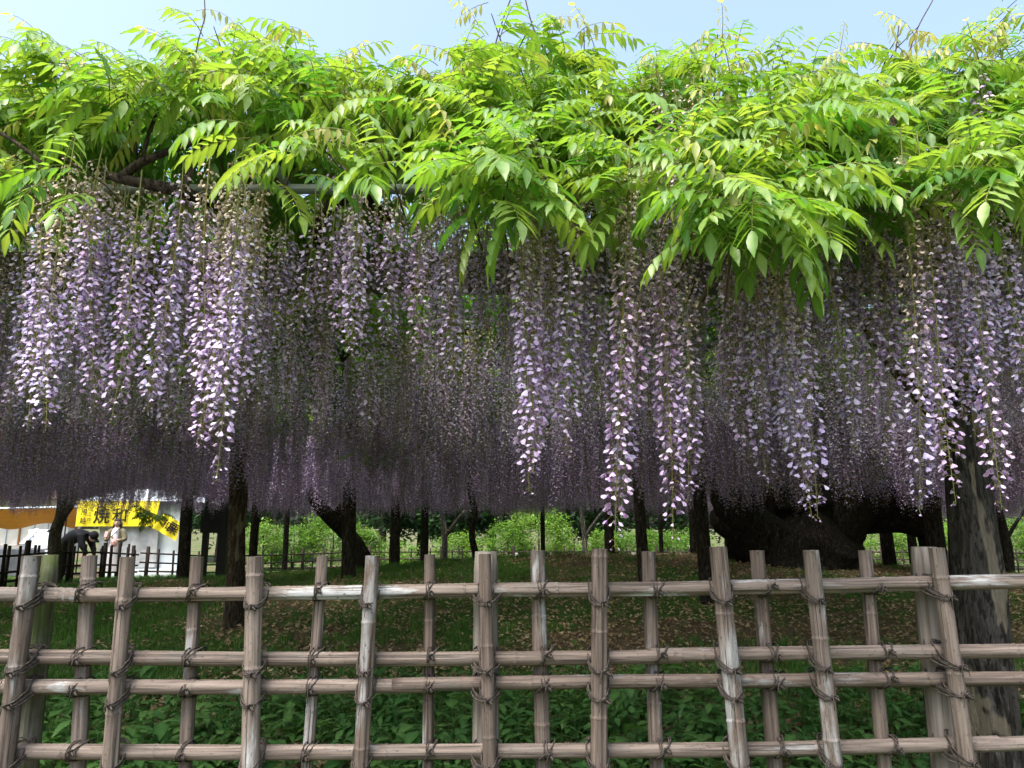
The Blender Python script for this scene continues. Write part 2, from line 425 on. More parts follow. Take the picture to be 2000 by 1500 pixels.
# ------------------------------------------------------------------ flower racemes
def mixc(a, b, t): return tuple(lerp(x, y, t) for x, y in zip(a, b))
CREAM, WILT, LAV, PALE, PINK, KEEL = (.76, .68, .56), (.46, .36, .28), (.56, .47, .80), (.84, .80, .94), (.68, .46, .75), (.28, .14, .43)
def floret(mb, o, d, size, cb, ck, crumple, rg, hi):
    """a shell-like banner petal over a darker keel, hanging outwards"""
    up = Vector((0, 0, 1)); d = d.normalized(); b = d.cross(up)
    b = b.normalized() if b.length > .01 else Vector((1, 0, 0)); n = b.cross(d)
    S = (0, .35, .72, 1.0) if hi else (0, .6, 1.0); H = (.14, .66, 1.0, .42) if hi else (.2, 1.0, .4)
    tw = rg.uniform(-.7, .7); b, n = b * math.cos(tw) + n * math.sin(tw), n * math.cos(tw) - b * math.sin(tw)
    rows = []
    for s, h in zip(S, H):
        w = size * .50 * h * (1 - .5 * crumple)
        c = o + d * (size * s) + n * (size * .22 * math.sin(s * 2.6)) + n * rg.uniform(-1, 1) * crumple * size * .25
        k = 0.86 + .24 * s
        mb.col = (*[x * k for x in cb], 1)
        rows.append((mb.vert(c + b * w - n * w * .75), mb.vert(c), mb.vert(c - b * w - n * w * .75)))
    for i in range(len(rows) - 1):
        for k in (0, 1): mb.face(rows[i][k], rows[i][k + 1], rows[i + 1][k + 1], rows[i + 1][k])
    mb.col = (*ck, 1)
    kd = (d * .8 - n * .65).normalized(); L = size * .85 * (1 - .3 * crumple); w = size * .17
    a = mb.vert(o); e = mb.vert(o + kd * L)
    mid = o + kd * (L * .6)
    q = [mb.vert(mid + b * w), mb.vert(mid + n * w), mb.vert(mid - b * w), mb.vert(mid - n * w * 1.2)]
    for k in range(4):
        mb.face(a, q[k], q[(k + 1) % 4]); mb.face(q[k], e, q[(k + 1) % 4])

def raceme(L, wilt, seed, hi=True, dens=165, bud=0.12, deep=0.0):
    rg = random.Random(seed); fl = MB(); st = MB()
    n = 12; pts = []; ax, ay = rg.uniform(-.05, .05), rg.uniform(-.05, .05); ph = rg.uniform(0, 6)
    for i in range(n):
        s = i / (n - 1); pts.append(Vector((ax * s * s * L + .008 * math.sin(ph + s * 5), ay * s * s * L + .008 * math.cos(ph + s * 4), -L * s)))
    st.tube(pts, [.0024 - .0016 * i / (n - 1) for i in range(n)], 4, False)
    def at(s): q = s * (n - 1); i = min(int(q), n - 2); return pts[i].lerp(pts[i + 1], q - i)
    N = int(L * dens); ang = rg.uniform(0, 6)
    for k in range(N):
        s = 0.07 + 0.93 * k / (N - 1); ang += 2.4 + rg.uniform(-.4, .4)
        if rg.random() < .06: continue
        tip = sm(1 - bud, 1.0, s)
        if s > 1 - bud and rg.random() < .35: continue
        c = at(s); o = Vector((math.cos(ang), math.sin(ang), 0))
        ped = lerp(.023, .010, tip) * rg.uniform(.75, 1.25) * (.8 + .3 * sm(.05, .3, s))
        pe = c + o * ped + Vector((0, 0, rg.uniform(-.012, .006) - .006 * (1 - tip)))
        st.tube([c, c.lerp(pe, .55) + Vector((0, 0, .004)), pe], [.0009, .0008, .0008], 3, False)
        w = sm(wilt + .13, wilt - .13, s + rg.uniform(-.12, .12))
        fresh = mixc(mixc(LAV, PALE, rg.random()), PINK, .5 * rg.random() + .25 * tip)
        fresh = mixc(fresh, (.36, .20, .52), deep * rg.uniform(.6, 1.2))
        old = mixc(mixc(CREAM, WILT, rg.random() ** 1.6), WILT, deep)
        cb = mixc(fresh, old, w); ck = mixc(mixc(KEEL, LAV, .35 * rg.random()), mixc(WILT, CREAM, .4), w)
        size = lerp(.0185, .0075, tip) * rg.uniform(.8, 1.2) * lerp(1, .82, w)
        d = o * rg.uniform(.5, 1.0) + Vector((0, 0, -rg.uniform(.35, 1.1))) + Vector((-o.y, o.x, 0)) * rg.uniform(-.5, .5)
        floret(fl, pe, d, size, cb, ck, w * rg.uniform(.4, 1), rg, hi)
    return fl, st
RAC = []          # (length, florets mesh, stalk mesh)
for L in (.42, .55, .68, .82, .98, 1.18):
    for v in range(3):
        fl, st = raceme(L, (.16, .34, .54)[v] + U(-.05, .05), 100 + int(L * 100) + v)
        RAC.append((L, v, fl.mesh('raceme_florets', M['petal'], True, True), st.mesh('raceme_stalk', M['stalk'], True, True)))
def pick_rac(L, v=None):
    best = min({r[0] for r in RAC}, key=lambda x: abs(x - L)); c = [r for r in RAC if r[0] == best]
    return c[v % 3] if v is not None else random.choice(c)
FAR_RAC = []
for i, L in enumerate((.5, .62, .75, .88)):
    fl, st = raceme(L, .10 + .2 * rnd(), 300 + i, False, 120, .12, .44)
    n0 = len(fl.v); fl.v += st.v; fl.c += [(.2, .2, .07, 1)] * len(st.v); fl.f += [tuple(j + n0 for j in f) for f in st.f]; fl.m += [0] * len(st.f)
    FAR_RAC.append(fl.mesh('far_raceme', M['petal'], True, True))

# ------------------------------------------------------------------ near bamboo fence
FY = 2.3
fence = thing('bamboo_fence', 'weathered grey bamboo lattice fence lashed with dark rope', 'fence', (0, FY, 0))
PXF = PXM(FY)
def bamboo_mesh(a, b, r0, r1, seed, groove=True, first_node=None, sag=None):
    """one culm in its own space: starts at the origin, runs along +Z; joints proud, a drying crack sunk in"""
    rg = random.Random(seed); L = (Vector(b) - Vector(a)).length
    zs = set(np.linspace(0, L, max(8, int(L / .045))).tolist()); nodes = []
    z = first_node if first_node is not None else rg.uniform(.05, .3)
    while z < L - .01: nodes.append(z); z += rg.uniform(.21, .36)
    for nz in nodes:
        for dz in (-.006, -.0025, 0, .0025, .006, .012): 
            if 0 < nz + dz < L: zs.add(nz + dz)
    zs = sorted(zs); seg = 26; mb = MB(); gk = rg.randrange(seg); pts = []; rad = []
    wx, wy = rg.uniform(-.006, .006), rg.uniform(-.006, .006)
    for z in zs:
        s = z / L
        off = sag(s) if sag else Vector((0, 0, 0))
        pts.append(Vector((wx * math.sin(s * 5 + seed), wy * math.sin(s * 4 + seed * 2), z)) + off)
        r = lerp(r0, r1, s)
        for nz in nodes:
            dz = z - nz
            if abs(dz) < .02: r *= 1 + .075 * math.exp(-(dz / .0042) ** 2) - .05 * math.exp(-((dz - .008) / .003) ** 2)
        rad.append(r)
    gl0, gl1 = rg.uniform(-.1, .3) * L, rg.uniform(.6, 1.1) * L
    def offs(i, k):
        q = 1 + .022 * math.sin(k * 2 * math.pi / seg * 2 + seed) + .012 * math.sin(k * 1.3 + zs[i] * 9)
        if groove and k == gk and gl0 < zs[i] < gl1: q *= .5
        if groove and k == (gk + 9) % seg and gl0 + .2 < zs[i] < gl1 + .2: q *= .7
        return q
    rings = mb.tube(pts, rad, seg, False, offs=offs)
    for ring, z in ((rings[0], 0), (rings[-1], L)):               # hollow cut ends
        inner = []
        for i in ring:
            v = Vector(mb.v[i]); c = pts[0] if z == 0 else pts[-1]
            inner.append(mb.vert(c + (v - c) * .78 + Vector((0, 0, .012 if z == 0 else -.012))))
        for k in range(seg):
            k2 = (k + 1) % seg; mb.face(ring[k], inner[k], inner[k2], ring[k2])
        mb.face(*inner)
    return mb.mesh('bamboo', M['bamboo'])
def place_along(name, me, a, b, parent, roll=0.0):
    a = Vector(a); d = (Vector(b) - a).normalized()
    o = link(name, me, parent, a); o.rotation_mode = 'QUATERNION'
    o.rotation_quaternion = d.to_track_quat('Z', 'Y') @ Euler((0, 0, roll)).to_quaternion()
    return o
RAILS = [([(0, 1160), (500, 1158), (950, 1153), (1300, 1152), (1650, 1146), (2000, 1138)], 14.0),
         ([(0, 1284), (500, 1286), (1000, 1283), (1500, 1277), (2000, 1271)], 13.0),
         ([(0, 1345), (500, 1345), (1000, 1336), (1500, 1331), (2000, 1324)], 13.5),
         ([(0, 1469), (500, 1471), (1000, 1468), (1500, 1464), (2000, 1450)], 13.0)]
RAILZ = []
for i, (tab, hw) in enumerate(RAILS):
    zt = [P(x, y, FY) for x, y in tab]
    zx = [p.x for p in zt]; zz = [p.z for p in zt]
    s0 = (zz[1] - zz[0]) / (zx[1] - zx[0]); s1 = (zz[-1] - zz[-2]) / (zx[-1] - zx[-2])
    def zat(x, zx=zx, zz=zz, s0=s0, s1=s1):
        if x < zx[0]: return zz[0] + s0 * (x - zx[0])
        if x > zx[-1]: return zz[-1] + s1 * (x - zx[-1])
        return float(np.interp(x, zx, zz))
    RAILZ.append((zat, hw * PXF))
    joints = ([-2.75, -1.37, 2.75], [-2.75, 0.45, 2.75], [-2.75, -.3, 2.75], [-2.75, 1.36, 2.75])[i]
    for k in range(2):                                            # each rail is two culms, thick end over thin
        xa, xb = joints[k] - (.05 if k else 0), joints[k + 1] + (0 if k else .05)
        a = Vector((xa, FY, zat(xa))); b = Vector((xb, FY + .004 * (1 - 2 * k), zat(xb)))
        r = hw * PXF
        def sag(s, a=a, b=b, zat=zat): 
            p = a.lerp(b, s); return Vector((zat(p.x) - p.z, 0, 0))
        me = bamboo_mesh(a, b, r * (1.04 if k == 0 else .92), r * (.95 if k == 0 else 1.03), i * 10 + k)
        # curve follows the fence line: shift each ring in world z
        d = (b - a).normalized(); q = d.to_track_quat('Z', 'Y'); qi = q.inverted()
        co = np.empty(len(me.vertices) * 3); me.vertices.foreach_get('co', co); co = co.reshape(-1, 3)
        for j in range(len(co)):
            s = min(1, max(0, co[j][2] / (b - a).length)); p = a.lerp(b, s)
            w = qi @ Vector((0, 0, zat(p.x) - p.z)); co[j] += np.array(w)
        me.vertices.foreach_set('co', co.reshape(-1)); me.update()
        place_along('rail', me, a, b, fence)
# uprights: top px, top py, bottom px at y = 1500, width in px, front?
UPR = [(62, 1085, 10, 33, 1), (176, 1085, 152, 27, 0), (250, 1088, 215, 28, 1), (387, 1088, 361, 25, 0), (500, 1087, 488, 32, 1), (628, 1085, 597, 21, 0),
       (725, 1085, 704, 27, 1), (838, 1083, 836, 21, 0), (947, 1082, 956, 24, 1), (1050, 1075, 1063, 28, 0), (1172, 1072, 1168, 31, 1), (1268, 1077, 1283, 26, 0),
       (1404, 1068, 1443, 33, 1), (1479, 1075, 1512, 27, 0), (1581, 1075, 1629, 30, 1), (1690, 1075, 1729, 25, 0), (1828, 1070, 1888, 29, 1)]
for k in range(4):
    UPR.append((-60 - 118 * k, 1086, -95 - 122 * k, 28, k % 2)); UPR.append((2090 + 115 * k, 1062, 2140 + 120 * k, 28, k % 2))
ru_list = []
for i, (tx, ty, bx, w, front) in enumerate(UPR):
    r = w * .5 * PXF * (.98 if front else 1.02)
    Y = FY + (-1 if front else 1) * (r + .0195)
    T = P(tx, ty, Y); B = P(bx, 1500, Y); B = T + (B - T) * ((T.z + .08) / (T.z - B.z))
    me = bamboo_mesh(B, T, r * 1.03, r * .98, 200 + i)
    place_along('upright', me, B, T, fence, U(0, 6))
    ru_list.append((T, B, r, front))
def wood_post(tx, ty, bx, w, Y, mat, seed, square):
    r = w * .5 * PXM(Y); T = P(tx, ty, Y); B = P(bx, 1500, Y); B = T + (B - T) * ((T.z + .1) / (T.z - B.z))
    rg = random.Random(seed); mb = MB(); n = 26; L = (T - B).length; seg = 20
    pts = [Vector((0, 0, L * i / (n - 1))) for i in range(n)]
    def offs(i, k):
        a = 2 * math.pi * k / seg + .4
        sq = 1 / max(abs(math.cos(a)), abs(math.sin(a))) if square else 1
        sq = min(sq, 1.22)
        q = sq * (1 + (.03 if square else .07) * mnoise.noise(Vector((k * .9, i * .22, seed))))
        if i == n - 1: q *= .90
        if k in (3, 9) and square: q *= .93
        return q
    rr = [r * (1.18 - .18 * i / (n - 1)) for i in range(n)]
    mb.tube(pts, rr, seg, True, offs=offs)
    return place_along('wooden_post', mb.mesh('wooden_post', mat), B, T, fence)
tag(wood_post(88, 1084, 42, 50, FY + .085, M['mossy'], 3, False), 'thick post covered in green moss')
wood_post(949, 1077, 949, 39, FY + .062, M['post'], 5, True)
wood_post(1804, 1068, 1848, 46, FY + .066, M['post'], 8, True)

def rope_mesh(kind, ru, rr, seed):
    """palm-rope lashing around an upright and a rail; origin at the rail's axis, y towards the back"""
    rg = random.Random(seed); mb = MB(); rope = .0021
    yc = -(ru + .0195) * .5 if kind == 'front' else (ru + .0195) * .5
    ydep = (ru + rr + .022) * .5 + ru * .5 + .004
    for k in range(4):
        pts = []; sx = rg.uniform(-.35, .35) + (.5 if k % 2 else -.5); jit = rg.uniform(-.004, .004); ex = rg.uniform(1.0, 1.05)
        for j in range(21):
            a = 2 * math.pi * j / 20
            if kind == 'front':
                x = (ru + .005) * math.cos(a) * ex; y = yc + ydep * math.sin(a)
                z = math.sin(a) * (rr + .008) * .95 + sx * .016 * math.cos(a) + jit - (.006 if math.sin(a) < 0 else 0)
            else:
                z = (rr + .004) * math.cos(a) * ex; y = yc + ydep * math.sin(a) - .001
                x = ru * .55 + sx * .022 * math.cos(a) + jit * 2 + .010 * math.sin(a + 1)
            pts.append(Vector((x, y, z)) + Vector((rg.uniform(-1, 1), rg.uniform(-1, 1), rg.uniform(-1, 1))) * .0012)
        pts[-1] = pts[0]
        mb.tube(pts, rope * rg.uniform(.85, 1.15), 5, False)
    kx, ky, kz = (rg.uniform(-.012, .015), yc - ydep - .004, -rr - .012) if kind == 'front' else (ru * .55 + rg.uniform(-.005, .008), -rr - .007, rg.uniform(-.006, .008))
    for k in range(3):                                            # the knot and its loose ends
        c = Vector((kx, ky, kz)); pts = [c + Vector((.009 * math.cos(a * 1.3 + k), .004 * math.sin(a * 2 + k * 2) - .002, .008 * math.sin(a + k))) for a in np.linspace(0, 5.5, 10)]
        mb.tube(pts, rope * .95, 5, True)
    for k in range(2):
        c = Vector((kx, ky, kz)); dx = rg.choice((-1, 1)) * rg.uniform(.008, .02)
        mb.tube([c, c + Vector((dx * .7, -.006, .004)), c + Vector((dx, -.004, -.015 - rg.uniform(0, .02)))], [rope * .9, rope * .7, rope * .4], 4, True)
    return mb.mesh('rope_lashing', M['rope'])
ROPES = {k: [rope_mesh(k, .0215, .0215, 40 + i) for i in range(4)] for k in ('front', 'back')}
for (T, B, r, front) in ru_list:
    for zat, rr in RAILZ:
        x = T.x
        for _ in range(3): zz = zat(x); x = T.x + (B.x - T.x) * (T.z - zz) / (T.z - B.z)
        s = r / .0215
        link('rope_lashing', random.choice(ROPES['front' if front else 'back']), fence, (x, FY, zat(x)), (0, U(-.12, .12), 0), (s, lerp(1, s, .6), 1.0))
big = rope_mesh('front', .05, .0215, 77)
for px in (72, 951, 1818):
    for i, (zat, rr) in enumerate(RAILZ):
        py = (1157, 1283, 1338, 1466)[i]; q = lerp(0, 1, (py - 1080) / 420)
        X = P({72: lerp(80, 26, q), 951: 951, 1818: lerp(1815, 1868, q)}[px], py, FY).x
        link('rope_lashing', big, fence, (X, FY + .03, zat(X)), (0, U(-.2, .2), 0), (.78, .8, .9))

# ------------------------------------------------------------------ trellis
TZ = 2.80
BACK = 22.0
trellis = thing('wisteria_trellis', 'large flat trellis of grey beams and steel pipes on rough wooden posts', 'trellis', (0, 9, 0))
def unit_pipe(L, r, seg=8):
    mb = MB(); mb.tube([(-L / 2, 0, 0), (L / 2, 0, 0)], r, seg); return mb.mesh('pipe', M['steel'])
pipe_x = unit_pipe(33, .021)
y = 2.72
while y < BACK:
    if min(abs(y - b) for b in (3.32, 8.8, 15.7)) > .25:
        link('pipe', pipe_x, trellis, (0, y, TZ + U(-.015, .015)))
    y += .62 if y < 9 else 1.2
mb = MB(); mb.tube([(0, 2.6, 0), (0, BACK, 0)], .018, 8); pipe_y = mb.mesh('pipe', M['steel'])
for k in range(-13, 14): link('pipe', pipe_y, trellis, (k * 1.2 + .3, 0, TZ + .045))
mb = MB(); mb.box((0, 0, 0), (33, .12, .17)); beam_me = mb.mesh('beam', M['beam'], False)
for yb in (3.32, 8.8, 15.7, 21.6): link('beam', beam_me, trellis, (0, yb, TZ - .125))
def rough_log(name, pts, rad, mat, parent, seg=16, amp=.08, seed=0, fine=5, freq=2.5):
    """a tapered trunk or limb through the given points, resampled and roughened"""
    pts = [Vector(p) for p in pts]; out = []; rr = []
    n = len(pts)
    for i in range(n - 1):
        p0, p1, p2, p3 = pts[max(i - 1, 0)], pts[i], pts[i + 1], pts[min(i + 2, n - 1)]
        for k in range(fine):
            t = k / fine
            out.append(.5 * ((2 * p1) + (p2 - p0) * t + (2 * p0 - 5 * p1 + 4 * p2 - p3) * t * t + (3 * p1 - p0 - 3 * p2 + p3) * t ** 3))
            rr.append(lerp(rad[i], rad[i + 1], t))
    out.append(pts[-1]); rr.append(rad[-1])
    def offs(i, k):
        a = 2 * math.pi * k / seg; p = out[i]
        return 1 + amp * (mnoise.noise(Vector((math.cos(a) * freq, math.sin(a) * freq, p.z * 1.6 + p.x + seed))) * 1.6 + .5 * mnoise.noise(Vector((math.cos(a) * freq * 3, math.sin(a) * freq * 3, p.z * 4 + seed))))
    mb = MB(); mb.tube(out, rr, seg, True, offs=offs)
    return link(name, mb.mesh(name, mat), parent)
def tpost(px, Y, wpx, pxtop=None, mat='postwood'):
    X = (px - 1000) / FPX * Y * .982; Xt = ((pxtop if pxtop is not None else px) - 1000) / FPX * Y * .982
    r = wpx * .42 * PXM(Y); z0 = ground(X, Y) - .1
    rough_log('post', [(X, Y, z0), (lerp(X, Xt, .5), Y, 1.6), (Xt, Y, TZ - .2)], [r * 1.1, r, r * .92], M[mat], trellis, 12, .07, px * .01)
for a in ((1376, 8.8, 32, 1366), (685, 11.5, 30, 678), (772, 15.7, 22), (830, 15.7, 17), (1190, 15.7, 22, 1188), (1256, 9.6, 26, 1246), (1424, 12.2, 25),
          (1352, 15.7, 15), (1733, 12.8, 28, 1722), (1778, 15.7, 18), (1620, 15.7, 16), (365, 15.7, 26, 360), (498, 15.7, 18), (1955, 15.7, 16), (560, 21.6, 12), (1060, 21.6, 10), (1290, 21.6, 10)):
    tpost(*a)

# ------------------------------------------------------------------ wisteria vines
VA = thing('wisteria_vine', 'wisteria vine whose thick grey trunk with pale peeling bark stands close behind the fence', 'vine', (3.35 * .64, 3.5, .15))
VB = thing('wisteria_vine', 'wisteria vine on a straight dark brown trunk rising from leaf litter and grass', 'vine', (-3.05, 8.1, .4))
VC = thing('wisteria_vine', 'massive old wisteria with a black gnarled spreading trunk on the mound', 'vine', (4.6, 12.2, .9))
VD = thing('wisteria_vine', 'dark wisteria trunk leaning steeply over the grass beside a trellis post', 'vine', (-2.75, 13, .6))
VE = thing('wisteria_vine', 'thin black wisteria trunk with a crooked bend, on the grass of the mound', 'vine', (-.75, 14, .6))

# trunks
pts = [P(1945, 1640, 3.45), P(1940, 1470, 3.45), P(1924, 1290, 3.45), P(1905, 1100, 3.45), P(1893, 930, 3.45), P(1880, 760, 3.45), P(1868, 600, 3.45), P(1858, 440, 3.4), P(1850, 330, 3.4)]
pts[0].z = .0
rough_log('trunk', pts, [.125, .112, .107, .100, .092, .076, .065, .057, .04], M['bark'], VA, 34, .13, 1.0, 10)
rough_log('limb', [P(1868, 850, 3.45), P(1800, 780, 3.5), P(1745, 715, 3.6), P(1690, 640, 3.7), P(1640, 540, 3.8), P(1600, 440, 3.9)], [.05, .034, .03, .026, .022, .016], M['bark_brown'], VA, 12, .12, 4)
rough_log('trunk', [P(452, 1262, 8.1), P(456, 1180, 8.1), P(462, 1060, 8.1), P(466, 940, 8.1), P(468, 850, 8.1), P(468, 780, 8.1)], [.125, .10, .094, .092, .09, .08], M['bark_strip'], VB, 18, .10, 2.0, 7)
# the visible limbs at the front edge
def limb_px(V, tab, rads, nm='limb', mat='bark_brown', seed=0):
    rough_log(nm, [P(x, y, d) for x, y, d in tab], rads, M[mat], V, 10, .14, seed, 5)
limb_px(VB, [(470, 430, 2.75), (420, 400, 2.6), (352, 375, 2.45), (300, 362, 2.4), (240, 350, 2.4), (190, 338, 2.45)], [.02, .022, .022, .021, .018, .012], seed=1)
limb_px(VB, [(235, 348, 2.4), (275, 318, 2.38), (330, 295, 2.4), (400, 270, 2.5)], [.016, .014, .012, .009], seed=2)
limb_px(VB, [(278, 315, 2.38), (288, 270, 2.36), (310, 210, 2.36), (330, 140, 2.4)], [.009, .007, .006, .004], seed=3)
limb_px(VB, [(355, 373, 2.45), (372, 335, 2.46), (378, 300, 2.5)], [.015, .013, .01], seed=4)
limb_px(VB, [(85, 322, 2.3), (40, 285, 2.3), (-10, 255, 2.3), (-80, 230, 2.35)], [.006, .006, .006, .005], seed=5)
limb_px(VB, [(610, 480, 3.2), (640, 410, 2.9), (700, 380, 2.8), (760, 430, 3.0)], [.03, .026, .024, .02], seed=6)
limb_px(VA, [(1690, 370, 2.8), (1735, 320, 2.6), (1745, 260, 2.5), (1740, 210, 2.5)], [.02, .018, .014, .009], seed=7)
limb_px(VA, [(1180, 345, 2.9), (1100, 310, 2.8), (1000, 300, 2.8), (930, 330, 2.9)], [.02, .02, .018, .015], seed=8)
limb_px(VA, [(1130, 300, 2.9), (1125, 240, 2.85), (1130, 170, 2.8)], [.016, .013, .008], seed=9)
# bare whips reaching above the canopy
for V, tab in ((VB, [(372, 190, 2.75), (385, 90, 2.7), (400, 30, 2.7), (396, -30, 2.7)]), (VA, [(955, 140, 2.9), (975, 60, 2.9), (1006, -25, 2.9)]),
               (VA, [(1070, 110, 2.9), (1040, 50, 2.9), (1022, -20, 2.9)]), (VA, [(1765, 140, 2.9), (1790, 60, 2.9), (1822, 0, 2.9), (1840, -40, 2.9)]), (VA, [(1745, 130, 2.9), (1752, 80, 2.9), (1756, 45, 2.9)])):
    rough_log('shoot', [P(*q) for q in tab], [.004, .003, .0025, .002][:len(tab)], M['twig'], V, 6, .1, 1)

# the old vine: a wide dark trunk of several fused stems
def V3(px, py, Y): return P(px, py, Y)
base = VC.location
rough_log('trunk', [(4.6, 12.3, .6), (4.55, 12.3, 1.05), (4.6, 12.3, 1.5), (4.5, 12.3, 2.0), (4.4, 12.3, 2.75)], [1.25, 1.0, .82, .74, .6], M['bark_dark'], VC, 26, .22, 5, 6, 1.6)
for k, (tab, rads) in enumerate((
    ([(1500, 1065, 12.0), (1450, 1010, 11.8), (1412, 950, 11.7), (1395, 880, 11.7), (1380, 800, 11.7)], [.55, .33, .24, .2, .15]),
    ([(1500, 1050, 12.2), (1440, 1040, 11.9), (1405, 1022, 11.8), (1400, 1000, 11.9)], [.35, .2, .14, .09]),
    ([(1600, 1040, 12.1), (1650, 985, 11.9), (1715, 955, 11.8), (1790, 930, 11.8), (1880, 870, 11.9)], [.6, .48, .34, .26, .18]),
    ([(1610, 1010, 12.4), (1680, 1010, 12.2), (1760, 1012, 12.0), (1810, 1035, 12.0), (1822, 1090, 12.0)], [.45, .30, .22, .18, .18]),
    ([(1570, 980, 12.0), (1560, 900, 11.9), (1590, 830, 11.9), (1640, 760, 12.0)], [.6, .4, .28, .2]))):
    rough_log('limb', [P(*q) for q in tab], rads, M['bark_dark'], VC, 16, .2, 11 + k, 6, 1.8)
rough_log('trunk', [P(716, 1115, 13), P(706, 1078, 13), P(672, 1035, 13), P(640, 1005, 12.9), P(615, 975, 12.8), P(600, 930, 12.8)], [.16, .12, .125, .115, .10, .08], M['bark_dark'], VD, 14, .16, 6)
rough_log('limb', [P(664, 1030, 13), P(660, 1002, 12.9), P(668, 985, 12.9)], [.1, .07, .05], M['bark_dark'], VD, 10, .16, 7)
rough_log('trunk', [P(934, 1120, 14), P(930, 1085, 14), P(922, 1045, 14), P(926, 1000, 14), P(918, 950, 14), P(914, 900, 14)], [.08, .07, .06, .065, .06, .05], M['bark_dark'], VE, 12, .12, 8)
rough_log('limb', [P(1836, 1150, 11), P(1828, 1080, 11), P(1822, 1010, 11), P(1818, 950, 11), P(1800, 880, 11.2)], [.17, .14, .125, .12, .09], M['bark_dark'], VC, 12, .14, 18)

# ---- leaves of the front bank
TOP = [(-120, 200), (0, 195), (100, 125), (200, 135), (300, 95), (400, 55), (470, 105), (520, 50), (620, 65), (700, 118), (760, 135), (830, 130), (880, 85), (960, 60), (1050, 35), (1150, 60), (1205, 150), (1250, 105), (1350, 60), (1480, 110), (1550, 85), (1650, 75), (1750, 85), (1850, 75), (1930, 45), (2000, 25), (2120, 20)]
BOT = [(-120, 420), (0, 420), (100, 380), (180, 320), (250, 345), (300, 285), (360, 330), (420, 290), (520, 330), (560, 300), (640, 345), (690, 250), (735, 360), (790, 240), (880, 400), (950, 480), (1010, 505), (1100, 470), (1200, 510), (1290, 460), (1370, 470), (1440, 580), (1540, 575), (1620, 570), (1690, 500), (1800, 430), (1900, 475), (2000, 420), (2120, 430)]
HOLES = [(668, 290, 48), (868, 330, 58), (1322, 300, 72), (1930, 220, 40)]
def bankY(px, py):
    s = (500 - py) / 420.0
    return 2.08 + .85 * s + .13 * math.sin(px * .011 + 1.3) + .08 * math.sin(px * .027 + py * .02)
leaves = []        # (kind, variant, loc, yaw, tilt, scale)
stems = {0: MB(), 1: MB()}
def tuft(px, py, Y, n, face=1.0, young=0.1, deep=0.2, size=1.0):
    c = P(px, py, Y)
    back = c + Vector((U(-.15, .15), U(.25, .5), U(-.2, .02)))
    sb = stems[0 if px > 1000 else 1]
    sb.tube([back, back.lerp(c, .6) + Vector((0, 0, .05)), c + Vector((0, -.02, .03))], [.004, .003, .0018], 4, False)
    for k in range(n):
        yaw = -math.pi / 2 + U(-1, 1) * math.pi * lerp(1, .62, face)
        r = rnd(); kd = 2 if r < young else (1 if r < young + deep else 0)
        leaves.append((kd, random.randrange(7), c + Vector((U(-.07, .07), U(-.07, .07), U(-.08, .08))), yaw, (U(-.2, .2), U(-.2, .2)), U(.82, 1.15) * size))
x = -480
while x < 2480:
    top, bot = interp(TOP, x), interp(BOT, x)
    y = top + 84
    rows = max(1, int((bot - 125 - y) / 62) + 1)
    for j in range(rows):
        py = y + j * 62 + U(-18, 18); px = x + U(-26, 26)
        if py > bot - 105: py = bot - 118
        if any((px - hx) ** 2 + (py + 45 - hy) ** 2 < hr * hr for hx, hy, hr in HOLES): continue
        u = (py - top) / 200
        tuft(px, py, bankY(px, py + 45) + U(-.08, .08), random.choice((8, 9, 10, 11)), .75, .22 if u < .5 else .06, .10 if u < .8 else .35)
    x += 62
# bold overhanging tufts seen in the photograph
for px, py, n in ((1250, 385, 10), (1330, 370, 9), (1170, 390, 8), (1000, 400, 9), (960, 400, 6), (1040, 360, 7), (1500, 430, 7), (1450, 450, 5), (1560, 430, 6), (1900, 370, 10), (1840, 370, 8), (1760, 390, 7),
                  (1970, 360, 8), (1520, 320, 8), (1600, 290, 8), (480, 225, 9), (560, 225, 8), (380, 205, 8), (140, 215, 9), (60, 270, 8), (220, 215, 8), (735, 280, 2), (1100, 330, 7), (620, 245, 6), (1680, 300, 7), (20, 360, 6), (510, 345, 5), (590, 350, 6), (640, 365, 5), (740, 360, 3), (890, 380, 6), (120, 370, 4), (1420, 430, 6), (1460, 470, 4), (1540, 460, 4), (1390, 430, 4)):
    tuft(px, py - 45, bankY(px, py + 60) - .12, n + 2, .9, .05, .12, 1.0)
for i in range(60):                                               # young sprigs on the skyline
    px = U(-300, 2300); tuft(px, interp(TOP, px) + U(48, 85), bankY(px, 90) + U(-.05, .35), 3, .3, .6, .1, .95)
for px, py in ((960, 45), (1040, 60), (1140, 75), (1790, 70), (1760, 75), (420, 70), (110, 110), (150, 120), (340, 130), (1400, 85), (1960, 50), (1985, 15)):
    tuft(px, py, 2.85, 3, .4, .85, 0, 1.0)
fill = []
for i in range(1250):                                              # inner leaves that close the bank
    px = U(-480, 2480); top, bot = interp(TOP, px), interp(BOT, px); py = U(top + 55, max(top + 90, bot - 130))
    if any((px - hx) ** 2 + (py + 30 - hy) ** 2 < (hr * .9) ** 2 for hx, hy, hr in HOLES): continue
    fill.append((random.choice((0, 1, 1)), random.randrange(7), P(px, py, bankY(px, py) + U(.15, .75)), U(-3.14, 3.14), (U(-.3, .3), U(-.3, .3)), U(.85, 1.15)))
for i in range(220):                                              # leaves over the first pipes
    px, py = U(330, 960), U(170, 330)
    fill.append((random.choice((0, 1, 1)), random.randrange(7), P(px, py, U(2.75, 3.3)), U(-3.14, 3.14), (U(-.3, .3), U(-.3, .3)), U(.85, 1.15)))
leaves += fill
